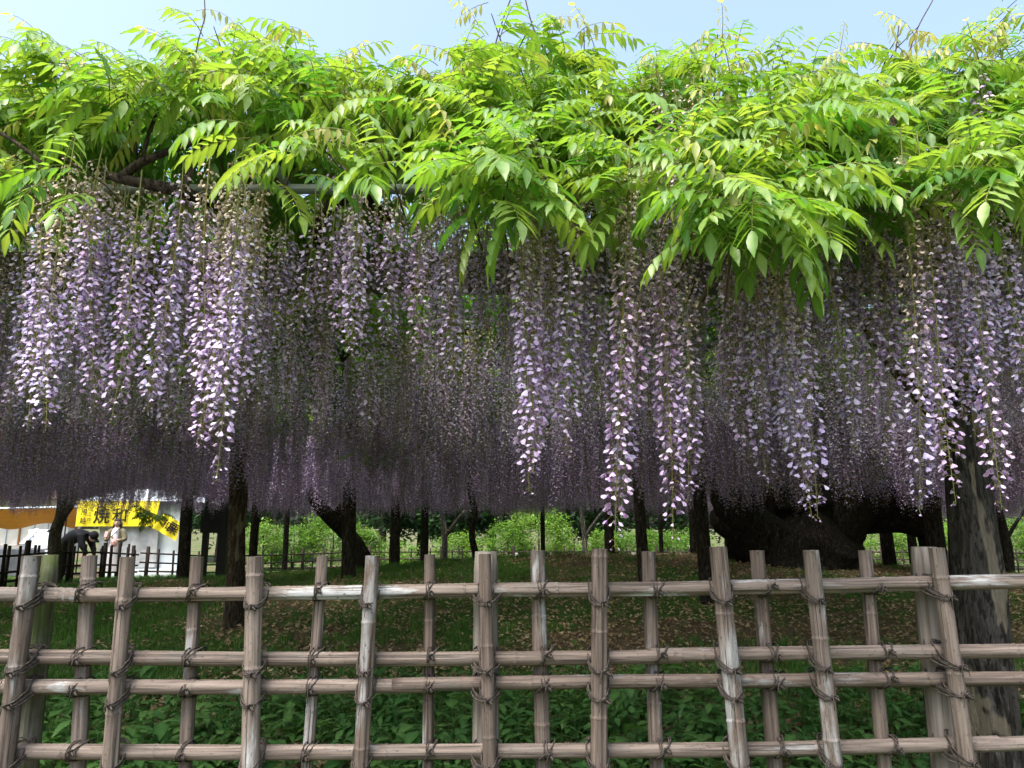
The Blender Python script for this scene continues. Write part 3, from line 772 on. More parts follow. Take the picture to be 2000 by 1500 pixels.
for V, side in ((VA, 1), (VB, -1)):
    mine = [l for l in leaves if (l[2].x > 0) == (side > 0)]
    inview = [l for l in mine if -60 < pix(l[2])[0] < 2060]
    mine.sort(key=lambda l: (not (-40 < pix(l[2])[0] < 2040), l[2].y))
    for kd, v, p, yaw, tl, s in mine[:300]:
        link('leaf', LEAF[KINDS[kd]][v], V, p, (tl[0], tl[1], yaw), s)
    scatter('foliage', LEAFMESH, [(kd * 7 + v, p, (tl[0], tl[1], yaw), s) for kd, v, p, yaw, tl, s in mine[300:]], V)
    link('twigs', stems[0 if side > 0 else 1].mesh('twigs', M['twig']), V)['kind'] = 'stuff'

# ---- canopy over the whole trellis (belongs to the old vine)
items = []
for i in range(10500):
    X, Y = U(-20, 20), 2.75 + 20.6 * rnd()
    d = mnoise.noise(Vector((X * .5, Y * .5, 9.0)))
    if d < -.5: continue
    if X < -8.4 and Y > 17: continue
    items.append((random.randrange(4), (X, Y, TZ + .16 + U(0, .34) + .12 * d), (U(-.15, .15), U(-.15, .15), U(0, 6.28)), U(.85, 1.2)))
scatter('canopy_foliage', CLUMPS, items, VC)
wood = MB()                                                        # ropes of old wood lying on the pipes
for k in range(70):
    X, Y = U(-15, 15), U(3.2, 21); a = U(0, 6.28); p = Vector((X, Y, TZ + .07)); pts = [p.copy()]
    for j in range(6): a += U(-.4, .4); p = p + Vector((math.cos(a), math.sin(a), U(-.05, .08))) * .6; p.y = max(p.y, 3.0); pts.append(p.copy())
    r = U(.018, .05); wood.tube(pts, [r * (1 - .1 * j) for j in range(7)], 6)
link('canopy_branches', wood.mesh('canopy_branches', M['bark_dark']), VC)['kind'] = 'stuff'

# ---- racemes
racs = []          # (x, y, ztop, length, variant)
HERO = [(20, 835, 2.3, 1), (75, 835, 2.25, 2), (140, 792, 2.3, 0), (158, 700, 2.4, 1), (232, 832, 2.35, 1), (212, 760, 2.5, 0), (312, 800, 2.35, 0), (335, 770, 2.5, 1), (368, 785, 2.3, 1), (432, 938, 2.2, 1),
        (440, 870, 2.35, 0), (402, 880, 2.35, 2), (478, 740, 2.5, 0), (545, 640, 2.7, 0), (600, 650, 2.6, 1), (678, 695, 2.35, 0), (700, 600, 2.5, 1), (765, 660, 2.5, 0), (820, 690, 2.4, 0), (868, 742, 2.4, 0), (885, 690, 2.5, 1),
        (990, 590, 2.5, 0), (1018, 960, 2.15, 1), (1048, 925, 2.2, 2), (1085, 890, 2.3, 0), (1128, 890, 2.2, 1), (1145, 800, 2.3, 2), (1250, 1072, 2.1, 1), (1226, 990, 2.2, 2), (1270, 860, 2.25, 0), (1315, 1050, 2.15, 1), (1360, 978, 2.2, 2), (1330, 900, 2.25, 0),
        (1470, 955, 2.3, 2), (1545, 1010, 2.2, 2), (1582, 1012, 2.2, 2), (1575, 850, 2.3, 0), (1625, 885, 2.3, 1), (1450, 760, 2.5, 0), (1665, 700, 2.5, 0), (1715, 770, 2.5, 0), (1740, 740, 2.5, 0), (1845, 1000, 2.15, 2), (1872, 985, 2.2, 1), (1800, 800, 2.4, 2),
        (1960, 995, 2.15, 1), (1992, 950, 2.2, 1), (1985, 730, 2.4, 0), (100, 760, 2.4, 2), (50, 780, 2.45, 0), (280, 800, 2.45, 0), (640, 600, 2.6, 0), (780, 580, 2.7, 1), (1100, 840, 2.4, 2), (1510, 900, 2.4, 2), (1920, 860, 2.4, 1)]
for px, py, Y, v in HERO:
    p = P(px, py, Y); L = min(1.2, max(.45, 2.72 + U(-.05, .1) - p.z))
    racs.append((p.x, p.y, p.z + L, L, v))
    for q in range(2):
        L2 = L * U(.6, .92); racs.append((p.x + U(-.06, .06), p.y + U(.05, .25), p.z + L + U(-.05, .03), L2, random.choice((1, 2, v))))
for px, py, Y, L in ((668, 330, 2.55, .42), (868, 420, 2.5, .5), (1330, 400, 2.5, .5), (1300, 380, 2.55, .5), (1370, 390, 2.5, .5), (1930, 285, 2.45, .32), (650, 380, 2.6, .5), (850, 430, 2.55, .55), (1350, 330, 2.6, .45), (1290, 330, 2.6, .45)):
    p = P(px, py, Y); racs.append((p.x, p.y, p.z + L, L, 2 if L > .4 else 0))
def dens(X, Y): return .42 + .95 * mnoise.noise(Vector((X * .8 + 5, Y * .8, 1.7))) + .25 * mnoise.noise(Vector((X * 2.3, Y * 2.3, 4)))
def tip_h(X, Y): return .64 + .30 * mnoise.noise(Vector((X * .6, Y * .6, 7.7)))
n = 0
while n < 1000:
    Y = 2.5 + 3.6 * rnd() ** 1.05; X = U(-1, 1) * (Y * .72 + .9)
    if rnd() > (.25 + dens(X, Y) if Y > 3.3 else 1.9 * dens(X * 1.6, Y * 1.6) - .5): continue
    gx_, gy_ = pix((X, Y, 2.3))
    if 925 < gx_ < 1010 and Y > 2.7 and rnd() < .25: continue                     # the gap that shows the lit leaves behind
    L = max(.4, min(1.0, tip_h(X, Y) + U(-.16, .16))); racs.append((X, Y, TZ - U(-.02, .12), L, random.choice((0, 0, 1, 1, 2)))); n += 1
for V, side in ((VA, 1), (VB, -1)):
    mine = sorted((r for r in racs if (r[0] > 0) == (side > 0)), key=lambda r: (not (-60 < pix((r[0], r[1], 2.2))[0] < 2060), r[1]))
    for X, Y, zt, L, v in mine[:300]:
        Lb, _, fm, sm_ = pick_rac(L, v); s = L / Lb
        o = link('raceme', sm_, V, (X, Y, zt), (U(-.05, .05), U(-.05, .05), U(0, 6.28)), (lerp(1, s, .5), lerp(1, s, .5), s))
        c = link('florets', fm, None); c.parent = o; c['kind'] = 'stuff'
    rest = mine[300:]
    if rest: scatter('racemes_behind', [r[2] for r in RAC], [(RAC.index(pick_rac(L, v)), (X, Y, zt), (0, 0, U(0, 6.28)), 1.0) for X, Y, zt, L, v in rest], V)
items = []
for i in range(19000):
    Y = 5.6 + (BACK - 5.4) * rnd() ** .9; X = U(-1, 1) * min(16.5, Y * .74 + 1.5)
    if rnd() > .02 + 1.5 * dens(X * 1.1, Y * 1.1): continue
    if (X - 4.5) ** 2 + (Y - 12.2) ** 2 < 1.4 or (X < -8.6 and Y > 17.3): continue
    L = tip_h(X, Y) + U(-.2, .2) + .05
    items.append((min(range(4), key=lambda k: abs((.5, .62, .75, .88)[k] - L)), (X, Y, TZ - U(0, .1)), (U(-.05, .05), U(-.05, .05), U(0, 6.28)), U(.9, 1.25)))
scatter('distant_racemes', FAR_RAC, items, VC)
# a leafy spray hanging at the far left edge of the trellis, and green sprays inside
items = []
for px, py, Y, n in ((285, 1005, 15.5, 16), (300, 1015, 15.5, 14), (265, 1000, 15.6, 8), (340, 800, 6.5, 10), (525, 820, 7.0, 8), (780, 860, 8.0, 8), (700, 880, 8.5, 8), (1700, 850, 8.0, 6), (1745, 950, 16, 12), (1720, 955, 16, 10)):
    for k in range(n):
        p = P(px + U(-18, 18), py + U(-12, 10), Y + U(-.3, .3))
        items.append((random.choice((0, 0, 1)) * 7 + random.randrange(7), p, (U(-.3, .3), U(-.3, .3), U(0, 6.28)), U(1.0, 1.4)))
scatter('hanging_foliage', LEAFMESH, items, VC)

# ------------------------------------------------------------------ ground cover
def blade_tuft(i):
    rg = random.Random(i); mb = MB()
    for k in range(16):
        a = rg.uniform(0, 6.28); r = rg.uniform(0, .05); h = rg.uniform(.035, .09); ln = rg.uniform(.01, .07); w = rg.uniform(.0018, .0035)
        b = Vector((r * math.cos(a), r * math.sin(a), 0)); q = rg.uniform(0, 6.28); d = Vector((math.cos(q), math.sin(q), 0)); s = Vector((-d.y, d.x, 0)) * w
        g = rg.uniform(.8, 1.4); mb.col = (g, g, g, 1)
        i0 = [mb.vert(b - s), mb.vert(b + s), mb.vert(b + d * ln * .4 + Vector((0, 0, h * .7)) + s * .7), mb.vert(b + d * ln * .4 + Vector((0, 0, h * .7)) - s * .7), mb.vert(b + d * ln + Vector((0, 0, h)))]
        mb.face(i0[0], i0[1], i0[2], i0[3]); mb.face(i0[3], i0[2], i0[4])
    return mb.mesh('grass_tuft', M['grass'], True, True)
GR = [blade_tuft(i) for i in range(5)]
def grassy(X, Y): return mnoise.noise(Vector((X * .45, Y * .5, 0.3))) + .5 * mnoise.noise(Vector((X * 1.3, Y * 1.3, 2.0))) + (.10 if X < 0.6 else -.28) + (.22 * sm(9, 13, Y) if X < 2 else 0)
items = []
while len(items) < 9500:
    Y = 3.2 + 16 * rnd() ** 1.3; X = U(-1, 1) * (Y * .72 + .8)
    g = grassy(X, Y)
    if rnd() > sm(-.15, .35, g) + .06: continue
    items.append((random.randrange(5), (X, Y, ground(X, Y) - .005), (U(-.2, .2), U(-.2, .2), U(0, 6.28)), U(.7, 1.35)))
gr = scatter('grass', GR, items); tag(gr, 'short dark green grass growing in patches on the mound', 'grass')
def dry(i):
    rg = random.Random(i); mb = MB(); mb.col = (1, 1, 1, 1); L, w = rg.uniform(.025, .05), rg.uniform(.008, .014); c = rg.uniform(-.01, .015)
    a, b_, d, e = mb.vert((-L / 2, 0, 0)), mb.vert((0, w, c)), mb.vert((L / 2, 0, .004)), mb.vert((0, -w, c + rg.uniform(-.004, .006)))
    mb.face(a, e, b_); mb.face(e, d, b_); return mb.mesh('dry_leaf', M['litter'], True, True)
DR = [dry(i) for i in range(6)]; items = []
while len(items) < 52000:
    Y = 3.2 + 12 * rnd() ** 1.5; X = U(-1, 1) * (Y * .72 + .6)
    if rnd() > 1.08 - sm(-.1, .6, grassy(X, Y)): continue
    items.append((random.randrange(6), (X, Y, ground(X, Y) + U(.004, .03)), (U(-.5, .5), U(-.5, .5), U(0, 6.28)), U(.9, 1.6)))
tag(scatter('leaf_litter', DR, items), 'dry brown leaf litter scattered over the mound', 'litter')
def weed(i):
    rg = random.Random(900 + i); mb = MB()
    for k in range(rg.randint(7, 10)):
        a = rg.uniform(0, 6.28); h = rg.uniform(.05, .2); r = rg.uniform(.02, .08); d = Vector((math.cos(a), math.sin(a), 0))
        base = d * r * .4 + Vector((0, 0, h))
        mb.col = (.9, .9, .9, 1); mb.tube([Vector((0, 0, 0)), base * .6 + Vector((0, 0, .02)), base], [.0025, .002, .0015], 3, False)
        L = rg.uniform(.06, .125)
        add_leaflet(mb, base, d + Vector((0, 0, rg.uniform(-.35, .6))), Vector((0, 0, 1)), L, L * rg.uniform(.42, .62), rg.uniform(.1, .35), rg.uniform(.1, .35), .06, rg.uniform(0, 6))
    return mb.mesh('weed', M['weed'], True, True)
WD = [weed(i) for i in range(6)]; items = []
while len(items) < 2300:
    Y = 3.35 + 3.0 * rnd() ** 1.5; X = U(-1, 1) * (Y * .72 + .6)
    lim = 5.0 + .7 * mnoise.noise(Vector((X * .9, 2, 5)))
    if rnd() > (1 - sm(lim - .5, lim + .9, Y)) * (.75 + .6 * mnoise.noise(Vector((X * 1.6, Y * 1.6, 8)))): continue
    items.append((random.randrange(6), (X, Y, ground(X, Y)), (U(-.15, .15), U(-.15, .15), U(0, 6.28)), U(.35, 1.0) * (1.25 if rnd() < .15 else 1)))
tag(scatter('ground_cover', WD, items), 'broad-leaved green weeds massed behind the bamboo fence', 'weeds')
def reed(i):
    mb = MB(); rg = random.Random(i)
    for k in range(18):
        a = rg.uniform(0, 6.28); d = Vector((math.cos(a), math.sin(a), 0)); s = Vector((-d.y, d.x, 0)) * .004; h = rg.uniform(.18, .38); ln = rg.uniform(.03, .16); b = d * rg.uniform(0, .05)
        mb.col = (1.1, 1.1, 1.1, 1)
        q = [mb.vert(b - s), mb.vert(b + s), mb.vert(b + d * ln * .35 + Vector((0, 0, h * .65)) + s), mb.vert(b + d * ln * .35 + Vector((0, 0, h * .65)) - s), mb.vert(b + d * ln + Vector((0, 0, h)))]
        mb.face(q[0], q[1], q[2], q[3]); mb.face(q[3], q[2], q[4])
    return mb.mesh('grass_clump', M['grass'], True, True)
for k, (px, Y, s) in enumerate(((1655, 5.6, .9), (1385, 5.3, 1.2), (1800, 5.4, .7), (640, 5.6, .6))):
    X = (px - 1000) / FPX * Y * .982
    tag(link('grass_clump', reed(k), None, (X, Y, ground(X, Y) - .01), None, s),
        ('tall tuft of long green blades in the litter between two leaning uprights', 'tall bushy grass tuft at the foot of a dark trellis post', 'small grass tuft beside a squared fence post in litter', 'low grass tuft among weeds near a thin upright')[k], 'grass tuft')

# ------------------------------------------------------------------ far fences
def upright_mesh(h, r, seed):
    mb = MB(); mb.tube([(0, 0, -.1), (0, 0, h * .5), (0, 0, h - .012), (0, 0, h)], [r * 1.05, r, r * .97, r * .8], 9, True); return mb.mesh('fence_upright', M['old_rail'])
UPM = [upright_mesh(h, r, i) for i, (h, r) in enumerate(((.80, .026), (.75, .022), (.83, .03), (.78, .024)))]
UPT = upright_mesh(.86, .05, 9)
def pole_fence(name, label, line, spacing, n_rail, hz):
    f = thing(name, label, 'fence', (line[0][0], line[0][1], 0))
    k = 0
    for (xa, ya), (xb, yb) in zip(line[:-1], line[1:]):
        L = math.hypot(xb - xa, yb - ya); n = max(1, int(L / spacing)); dx, dy = (xb - xa) / L, (yb - ya) / L
        for i in range(n):
            s = (i + .5) / n + U(-.1, .1) / n; X, Y = xa + (xb - xa) * s, ya + (yb - ya) * s; g = ground(X, Y)
            off = .035 * (1 if k % 2 else -1); thick = k % 7 == 0
            link('fence_post' if thick else 'upright', UPT if thick else random.choice(UPM), f, (X - dy * off * (0 if thick else 1), Y + dx * off * (0 if thick else 1), g), (U(-.02, .02), U(-.02, .02), U(0, 6)), U(.96, 1.04)); k += 1
        m = max(2, int(L / 1.5) + 1)
        for z in hz[:n_rail]:
            mb = MB(); pts = [(xa + (xb - xa) * j / (m - 1), ya + (yb - ya) * j / (m - 1), ground(xa + (xb - xa) * j / (m - 1), ya + (yb - ya) * j / (m - 1)) + z + U(-.008, .008)) for j in range(m)]
            mb.tube(pts, .022, 7); link('rail', mb.mesh('fence_rail', M['old_rail']), f)
    return f
pole_fence('pole_fence', 'dark close-set pole fence in front of the food stall', [(-9.0, 12.4), (-9.3, 15.5), (-9.75, 19.8)], .24, 3, (.62, .34, .18))
pole_fence('pole_fence', 'dark open pole fence along the foot of the bright green shrubs', [(-9.75, 19.9), (-7.6, 23.5), (-5.2, 26.6), (3.5, 27.0), (12, 26.6), (21, 25.5)], .36, 3, (.66, .42, .2))

# ------------------------------------------------------------------ shrubs, hedge and trees behind
def foliage(n_clump, per, rx, ry, rz, leaf, mat, seed, shell=.55, hang=0.0, csz=.28):
    rg = random.Random(seed); mb = MB()
    for c in range(n_clump):
        u = rg.uniform(-.85, 1); a = rg.uniform(0, 6.28); q = math.sqrt(max(0, 1 - u * u)); k = lerp(shell, 1.0, rg.random() ** .6) * rg.uniform(.85, 1.12)
        C = Vector((rx * q * math.cos(a) * k, ry * q * math.sin(a) * k, rz * u * k)); g = rg.uniform(.65, 1.25)
        for j in range(per):
            p = C + Vector((rg.gauss(0, csz * .5), rg.gauss(0, csz * .5), rg.gauss(0, csz * .3)))
            d = Vector((rg.gauss(0, 1), rg.gauss(0, 1), rg.gauss(0, .5) - hang)).normalized(); w = d.cross(Vector((rg.gauss(0, .4), rg.gauss(0, .4), 1))).normalized()
            l = leaf * rg.uniform(.7, 1.3); gg = g * rg.uniform(.85, 1.15); mb.col = (gg, gg, gg, 1)
            n = d.cross(w)
            mb.face(mb.vert(p - d * l * .5), mb.vert(p + w * l * .24 + n * l * .08), mb.vert(p + d * l * .5), mb.vert(p - w * l * .24 + n * l * .08))
    return mb.mesh('crown', M[mat], True, True)
def shrub(px, Y, w, h, mat, label, seed, leaf=.10, n=190, cat='shrub', group=None):
    X = (px - 1000) / FPX * Y * .982; g = ground(X, Y)
    t = thing('shrub', label, cat, (X, Y, g), group)
    link('crown', foliage(n, 26, w * .5, w * .42, h * .52, leaf, mat, seed), t, (X, Y, g + h * .48))
    rough_log('stem', [(X, Y, g - .1), (X + .05, Y, g + h * .3), (X + .02, Y, g + h * .7)], [.05, .04, .015], M['bark_brown'], t, 7, .1, seed)
shrub(515, 28.2, 2.0, 1.75, 'shrub', 'bright green shrub nearest the notice board, against the dark pole fence', 1)
shrub(575, 28.4, 2.3, 1.6, 'shrub', 'low wide light green shrub between the notice board and a leaning trunk', 2)
shrub(650, 28.6, 2.2, 2.3, 'shrub', 'tall fresh green shrub behind the leaning wisteria trunk', 3, .10, 247)
shrub(712, 28.6, 1.2, 1.5, 'shrub', 'narrow green shrub just past the leaning wisteria trunk', 4)
shrub(760, 29.0, 2.4, 1.0, 'shrub', 'very low green shrub in front of the darkest evergreens', 5, .10, 104)
shrub(990, 29.0, 1.9, 1.7, 'shrub', 'rounded light green shrub at the foot of the cone-shaped bush', 6)
shrub(1050, 29.5, 2.6, 2.5, 'shrub', 'cone-shaped bright green bush behind the open pole fence', 7, .10, 286)
shrub(1120, 29.0, 1.4, 1.0, 'shrub', 'small yellow-green shrub beside a forked grey tree', 8, .10, 91)
shrub(1185, 29.0, 1.5, 1.4, 'shrub', 'yellow-green shrub past the forked grey tree', 9)
shrub(1250, 29.0, 2.6, 1.45, 'shrub', 'clipped yellow-green shrub left of a thick knotted trellis post', 10, .10, 247)
shrub(1335, 29.2, 2.4, 1.4, 'shrub', 'clipped yellow-green shrub right behind a thick knotted trellis post', 11, .10, 221)
shrub(1715, 30, 2.2, 1.6, 'shrub', 'light green hedge bush seen beneath the limb of the old wisteria', 12, .10, 182)
shrub(1800, 30, 2.4, 1.9, 'shrub', 'sunlit hedge bush between two dark trunks', 13, .10, 208)
shrub(1885, 28.5, 2.6, 1.8, 'shrub', 'sunlit hedge bush behind the peeling trunk', 14, .10, 221)
shrub(1965, 28, 2.6, 1.9, 'shrub', 'light green hedge bush below the open sky', 15, .10, 221)
shrub(2050, 27.6, 2.8, 2.0, 'shrub', 'broad hedge bush at the far end of the hedge', 16, .10, 221)
shrub(895, 29.5, 2.0, 1.3, 'shrub', 'low bright shrub behind the crooked thin trunk', 17, .10, 143)
def tree(px, Y, h, w, label, seed, mat='tree_leaf', fork=False, bark='bark_brown', n=420, low=.30, leaf=.26, tr=.16):
    X = (px - 1000) / FPX * Y * .982; g = ground(X, Y)
    t = thing('tree', label, 'tree', (X, Y, g))
    rough_log('trunk', [(X, Y, g - .1), (X + .06, Y, g + h * .2), (X - .05, Y, g + h * .45), (X, Y, g + h * .8)], [tr * 1.2, tr, tr * .75, tr * .3], M[bark], t, 9, .1, seed)
    if fork: rough_log('limb', [(X + .02, Y, g + 1.15), (X + .45, Y, g + 1.75), (X + .9, Y, g + 2.3), (X + 1.2, Y, g + 3.0)], [tr * .7, tr * .55, tr * .45, tr * .3], M[bark], t, 8, .1, seed)
    else: rough_log('limb', [(X, Y, g + h * .35), (X - w * .15, Y - .1, g + h * .5), (X - w * .28, Y - .2, g + h * .62)], [tr * .5, tr * .35, tr * .15], M[bark], t, 7, .1, seed)
    link('crown', foliage(n, 24, w * .5, w * .45, h * (1 - low) * .5, leaf, mat, seed, .35, .4, .6), t, (X, Y, g + h * (low + (1 - low) * .5)))
for i, (px, Y, h, w, lb, low) in enumerate((
    (300, 36, 8, 6, 'dark evergreen behind the stall roof', .25), (430, 34, 7, 5, 'dark evergreen behind the notice board', .15), (590, 35, 7.5, 5, 'dark evergreen rising behind the low light green shrub', .12),
    (745, 33, 7, 4.6, 'nearly black evergreen with branches down to the ground', .05), (820, 36, 8, 5, 'deep green evergreen behind the forked grey-brown tree', .06), (905, 33, 7, 4.5, 'bluish green tree with layered branches behind the crooked trunk', .05),
    (960, 36, 8, 5, 'dark broad tree left of the cone-shaped bush', .05), (1090, 36, 8, 5, 'dark broad tree right of the cone-shaped bush', .06), (1160, 34, 7, 4, 'dark tree behind the forked grey tree by the fence', .08),
    (1260, 35, 8, 5, 'dark green tree above the clipped yellow-green shrubs', .12), (1370, 34, 7.5, 5, 'dark green tree behind the old wisteria', .1), (1470, 36, 8, 6, 'dark tree hidden mostly by the old wisteria trunk', .1), (1590, 36, 8, 5.5, 'dark tree past the old wisteria trunk', .1))):
    tree(px, Y, h, w, lb, 60 + i, low=low * .4)
tree(866, 24.5, 5, 3.2, 'forked grey-brown tree standing inside the open pole fence', 90, 'shrub', True, 'bark', 120, .5, .12, .10)
tree(1138, 24.8, 5, 2.6, 'slim forked grey tree by the fence near the white stone posts', 91, 'tree_leaf', True, 'bark', 90, .55, .12, .085)
tree(1962, 23.5, 4.6, 3, 'small forked tree dark against the sky beyond the peeling trunk', 92, 'tree_leaf', True, 'bark_dark', 90, .6, .1, .10)
M['stone'] = plain('white_stone', (.40, .39, .36), .9, .2, .25, 14, bump=.3)
for k, px in enumerate((1008, 1075, 1112, 1150, 1235, 1325, 1445)):
    Y = 28.0; X = (px - 1000) / FPX * Y * .982; mb = MB(); mb.box((0, 0, .23), (.17, .15, .66)); mb.box((0, 0, .575), (.12, .10, .04))
    tag(link('stone_post', mb.mesh('stone_post', M['stone'], False), None, (X, Y, ground(X, Y))), 'short white stone marker post behind the open pole fence', 'stone post', 'white stone posts beyond the fence')

# ------------------------------------------------------------------ food stall and surroundings
M['orange'] = leaf_mat('orange_canvas', (.34, .155, .03), (.34, .155, .03), (.34, .15, .02), (.34, .15, .02), .16, .8, .15)
M['yellow'] = plain('yellow_banner', (.88, .74, .03), .7, .2, .04, 4)
M['ink'] = plain('banner_ink', (.015, .014, .014), .8, .2, .1, 5)
M['tarp'] = plain('silver_tarp', (.40, .42, .44), .5, .4, .2, 5)
M['white_sheet'] = plain('pale_blue_sheet', (.62, .70, .76), .6, .3, .08, 3)
M['grey_cloth'] = plain('slate_table_cover', (.10, .115, .14), .55, .4, .4, 3)
M['white_wall'] = plain('white_board_wall', (.62, .60, .55), .8, .2, .12, 4)
M['wall_stone'] = plain('rough_grey_stone', (.36, .34, .31), .9, .2, .35, 9, bump=.6)
M['stair'] = plain('pale_concrete', (.52, .56, .58), .8, .2, .12, 5)
M['iron'] = plain('black_iron', (.02, .022, .026), .5, .4, .2, 6)
M['roof'] = plain('brown_roof', (.16, .12, .09), .9, .2, .4, 12)
M['wood_brown'] = plain('brown_boards', (.28, .13, .05), .7, .2, .3, 8)
def pbox(mb, px0, px1, py0, py1, Y, dep):
    a, b = P(px0, py0, Y), P(px1, py1, Y); mb.box(((a.x + b.x) / 2, Y + dep / 2, (a.z + b.z) / 2), (abs(b.x - a.x), dep, abs(a.z - b.z)))
# the stall tent
ST = thing('food_stall', 'food stall tent with pale sheet walls and silver tarp behind the pole fence', 'stall', (P(250, 1130, 22.4).x, 22.4, 0))
TX0, TX1 = P(140, 1100, 22.4).x, P(356, 1100, 22.4).x
mb = MB()
for X, Y in ((TX0, 22.4), (TX1, 22.4), (TX0, 25), (TX1, 25)): mb.tube([(X, Y, -.05), (X, Y, 2.25)], .025, 8)
for a, b in (((TX0, 22.4), (TX1, 22.4)), ((TX0, 25), (TX1, 25)), ((TX0, 22.4), (TX0, 25)), ((TX1, 22.4), (TX1, 25))): mb.tube([(*a, 2.25), (*b, 2.25)], .022, 8)
link('tent_frame', mb.mesh('tent_frame', M['iron']), ST)
mb = MB(); cx = (TX0 + TX1) / 2
a, b, c, d, e = [mb.vert(q) for q in ((TX0 - .05, 22.35, 2.28), (TX1 + .05, 22.35, 2.28), (TX1 + .05, 25.05, 2.28), (TX0 - .05, 25.05, 2.28), (cx, 23.7, 2.9))]
for q in ((a, b, e), (b, c, e), (c, d, e), (d, a, e)): mb.face(*q)
link('tent_roof', mb.mesh('tent_roof', M['white_sheet'], False), ST)
def wavy(x0, x1, z0, z1, Y, amp, freq, n=28, m=8, seed=0):
    return [[(lerp(x0, x1, i / n), Y + amp * (math.sin(i / n * freq + seed) + .6 * mnoise.noise(Vector((i * .45, j * .5, seed)))) * (1 - .6 * j / m), lerp(z0, z1, j / m)) for i in range(n + 1)] for j in range(m + 1)]
mb = MB(); mb.sheet(wavy(P(198, 1000, 22.5).x, P(313, 1000, 22.5).x, .35, 2.2, 22.52, .05, 18)); o = link('tarp_sheet', mb.mesh('tarp_sheet', M['tarp']), ST); o['label'] = 'creased silver grey tarp'
mb = MB(); mb.sheet(wavy(P(300, 1000, 22.6).x, TX1, .05, 2.2, 22.66, .015, 8)); link('side_sheet', mb.mesh('side_sheet', M['white_sheet']), ST)
mb = MB(); mb.sheet(wavy(TX0, P(360, 1000, 24.9).x, .05, 2.2, 24.9, .02, 9)); link('rear_sheet', mb.mesh('rear_sheet', M['white_sheet']), ST)
mb = MB(); pbox(mb, 205, 345, 1112, 1130, 22.3, .5); link('counter_skirt', mb.mesh('counter_skirt', M['white_sheet'], False), ST)
def text_mesh(s, size):
    cu = bpy.data.curves.new('lettering', 'FONT'); cu.body = s; cu.size = size; cu.offset = .012 * size; cu.extrude = .002; cu.align_x = 'CENTER'; cu.align_y = 'CENTER'
    o = bpy.data.objects.new('lettering', cu); COL.objects.link(o); bpy.context.view_layer.update()
    me = bpy.data.meshes.new_from_object(o.evaluated_get(bpy.context.evaluated_depsgraph_get())); bpy.data.objects.remove(o)
    me.materials.clear(); me.materials.append(M['ink']); return me
def banner(corners, label, glyphs, Y, seed):
    """corners in photo px: top left, top right, bottom right, bottom left; glyphs: (text, u, v, size_m)"""
    C = [P(x, y, Y) for x, y in corners]
    t = thing('banner', label, 'banner', (C[3].x, Y, C[3].z)); n, m = 14, 6
    def at(u, v): return C[0].lerp(C[1], u).lerp(C[3].lerp(C[2], u), v)
    fr = [[at(i / n, j / m) + Vector((0, .035 * math.sin(i * .9 + seed), 0)) for i in range(n + 1)] for j in range(m + 1)]
    mb = MB(); mb.sheet(fr); mb.sheet([[p + Vector((0, .012, 0)) for p in reversed(r)] for r in fr])
    link('cloth', mb.mesh('cloth', M['yellow']), t)
    d = (C[1] - C[0]).normalized(); roll = -math.atan2(d.z, d.x)
    for s, u, v, sz in glyphs:
        link('lettering', text_mesh(s, sz), t, at(u, v) + Vector((0, -.045, 0)), (R(90), roll, 0))
    return t
banner([(152, 978), (312, 978), (300, 1028), (146, 1028)], 'yellow cloth banner with two large black characters over the stall front',
       [('小', .175, .34, .13), ('江', .175, .55, .13), ('戸', .175, .76, .13), ('川', .105, .46, .19), ('越', .105, .80, .19), ('焼', .33, .62, .50), ('和', .56, .62, .46)], 22.3, 1)
banner([(322, 1003), (354, 1022), (344, 1057), (296, 1030)], 'tilted yellow cloth banner on the pale side sheet of the stall', [('和', .42, .50, .28), ('栗', .74, .50, .36)], 22.25, 4)
# orange awning
AW = thing('awning', 'orange canvas awning with white hem and scalloped edge beside the stall', 'awning', (P(50, 1030, 24).x, 24, 0))
mb = MB(); n = 30; g1 = []
for i in range(n + 1):
    px = lerp(-90, 152, i / n); tp = P(px, 993 - .02 * px, 23.0); bt = P(px, 1028 + 6 * math.sin(px * .045 + .6), 25.4)
    g1.append([tp.lerp(bt, k / 5) for k in range(6)])
mb.sheet(g1); link('canvas', mb.mesh('canvas', M['orange'], True, True), AW)
mb = MB(); mb.tube([P(-90, 994.8, 23.0), P(30, 992.4, 23.0), P(152, 990, 23.0)], .03, 8); link('hem', mb.mesh('hem', M['white_sheet']), AW)
mb = MB()
for px, Y in ((-60, 23.4), (120, 23.6), (-60, 25.1), (150, 25.1)): mb.tube([(P(px, 1100, Y).x, Y, -.05), (P(px, 1100, Y).x, Y, 2.2)], .022, 8)
link('pole_set', mb.mesh('pole_set', M['iron']), AW)['kind'] = 'stuff'
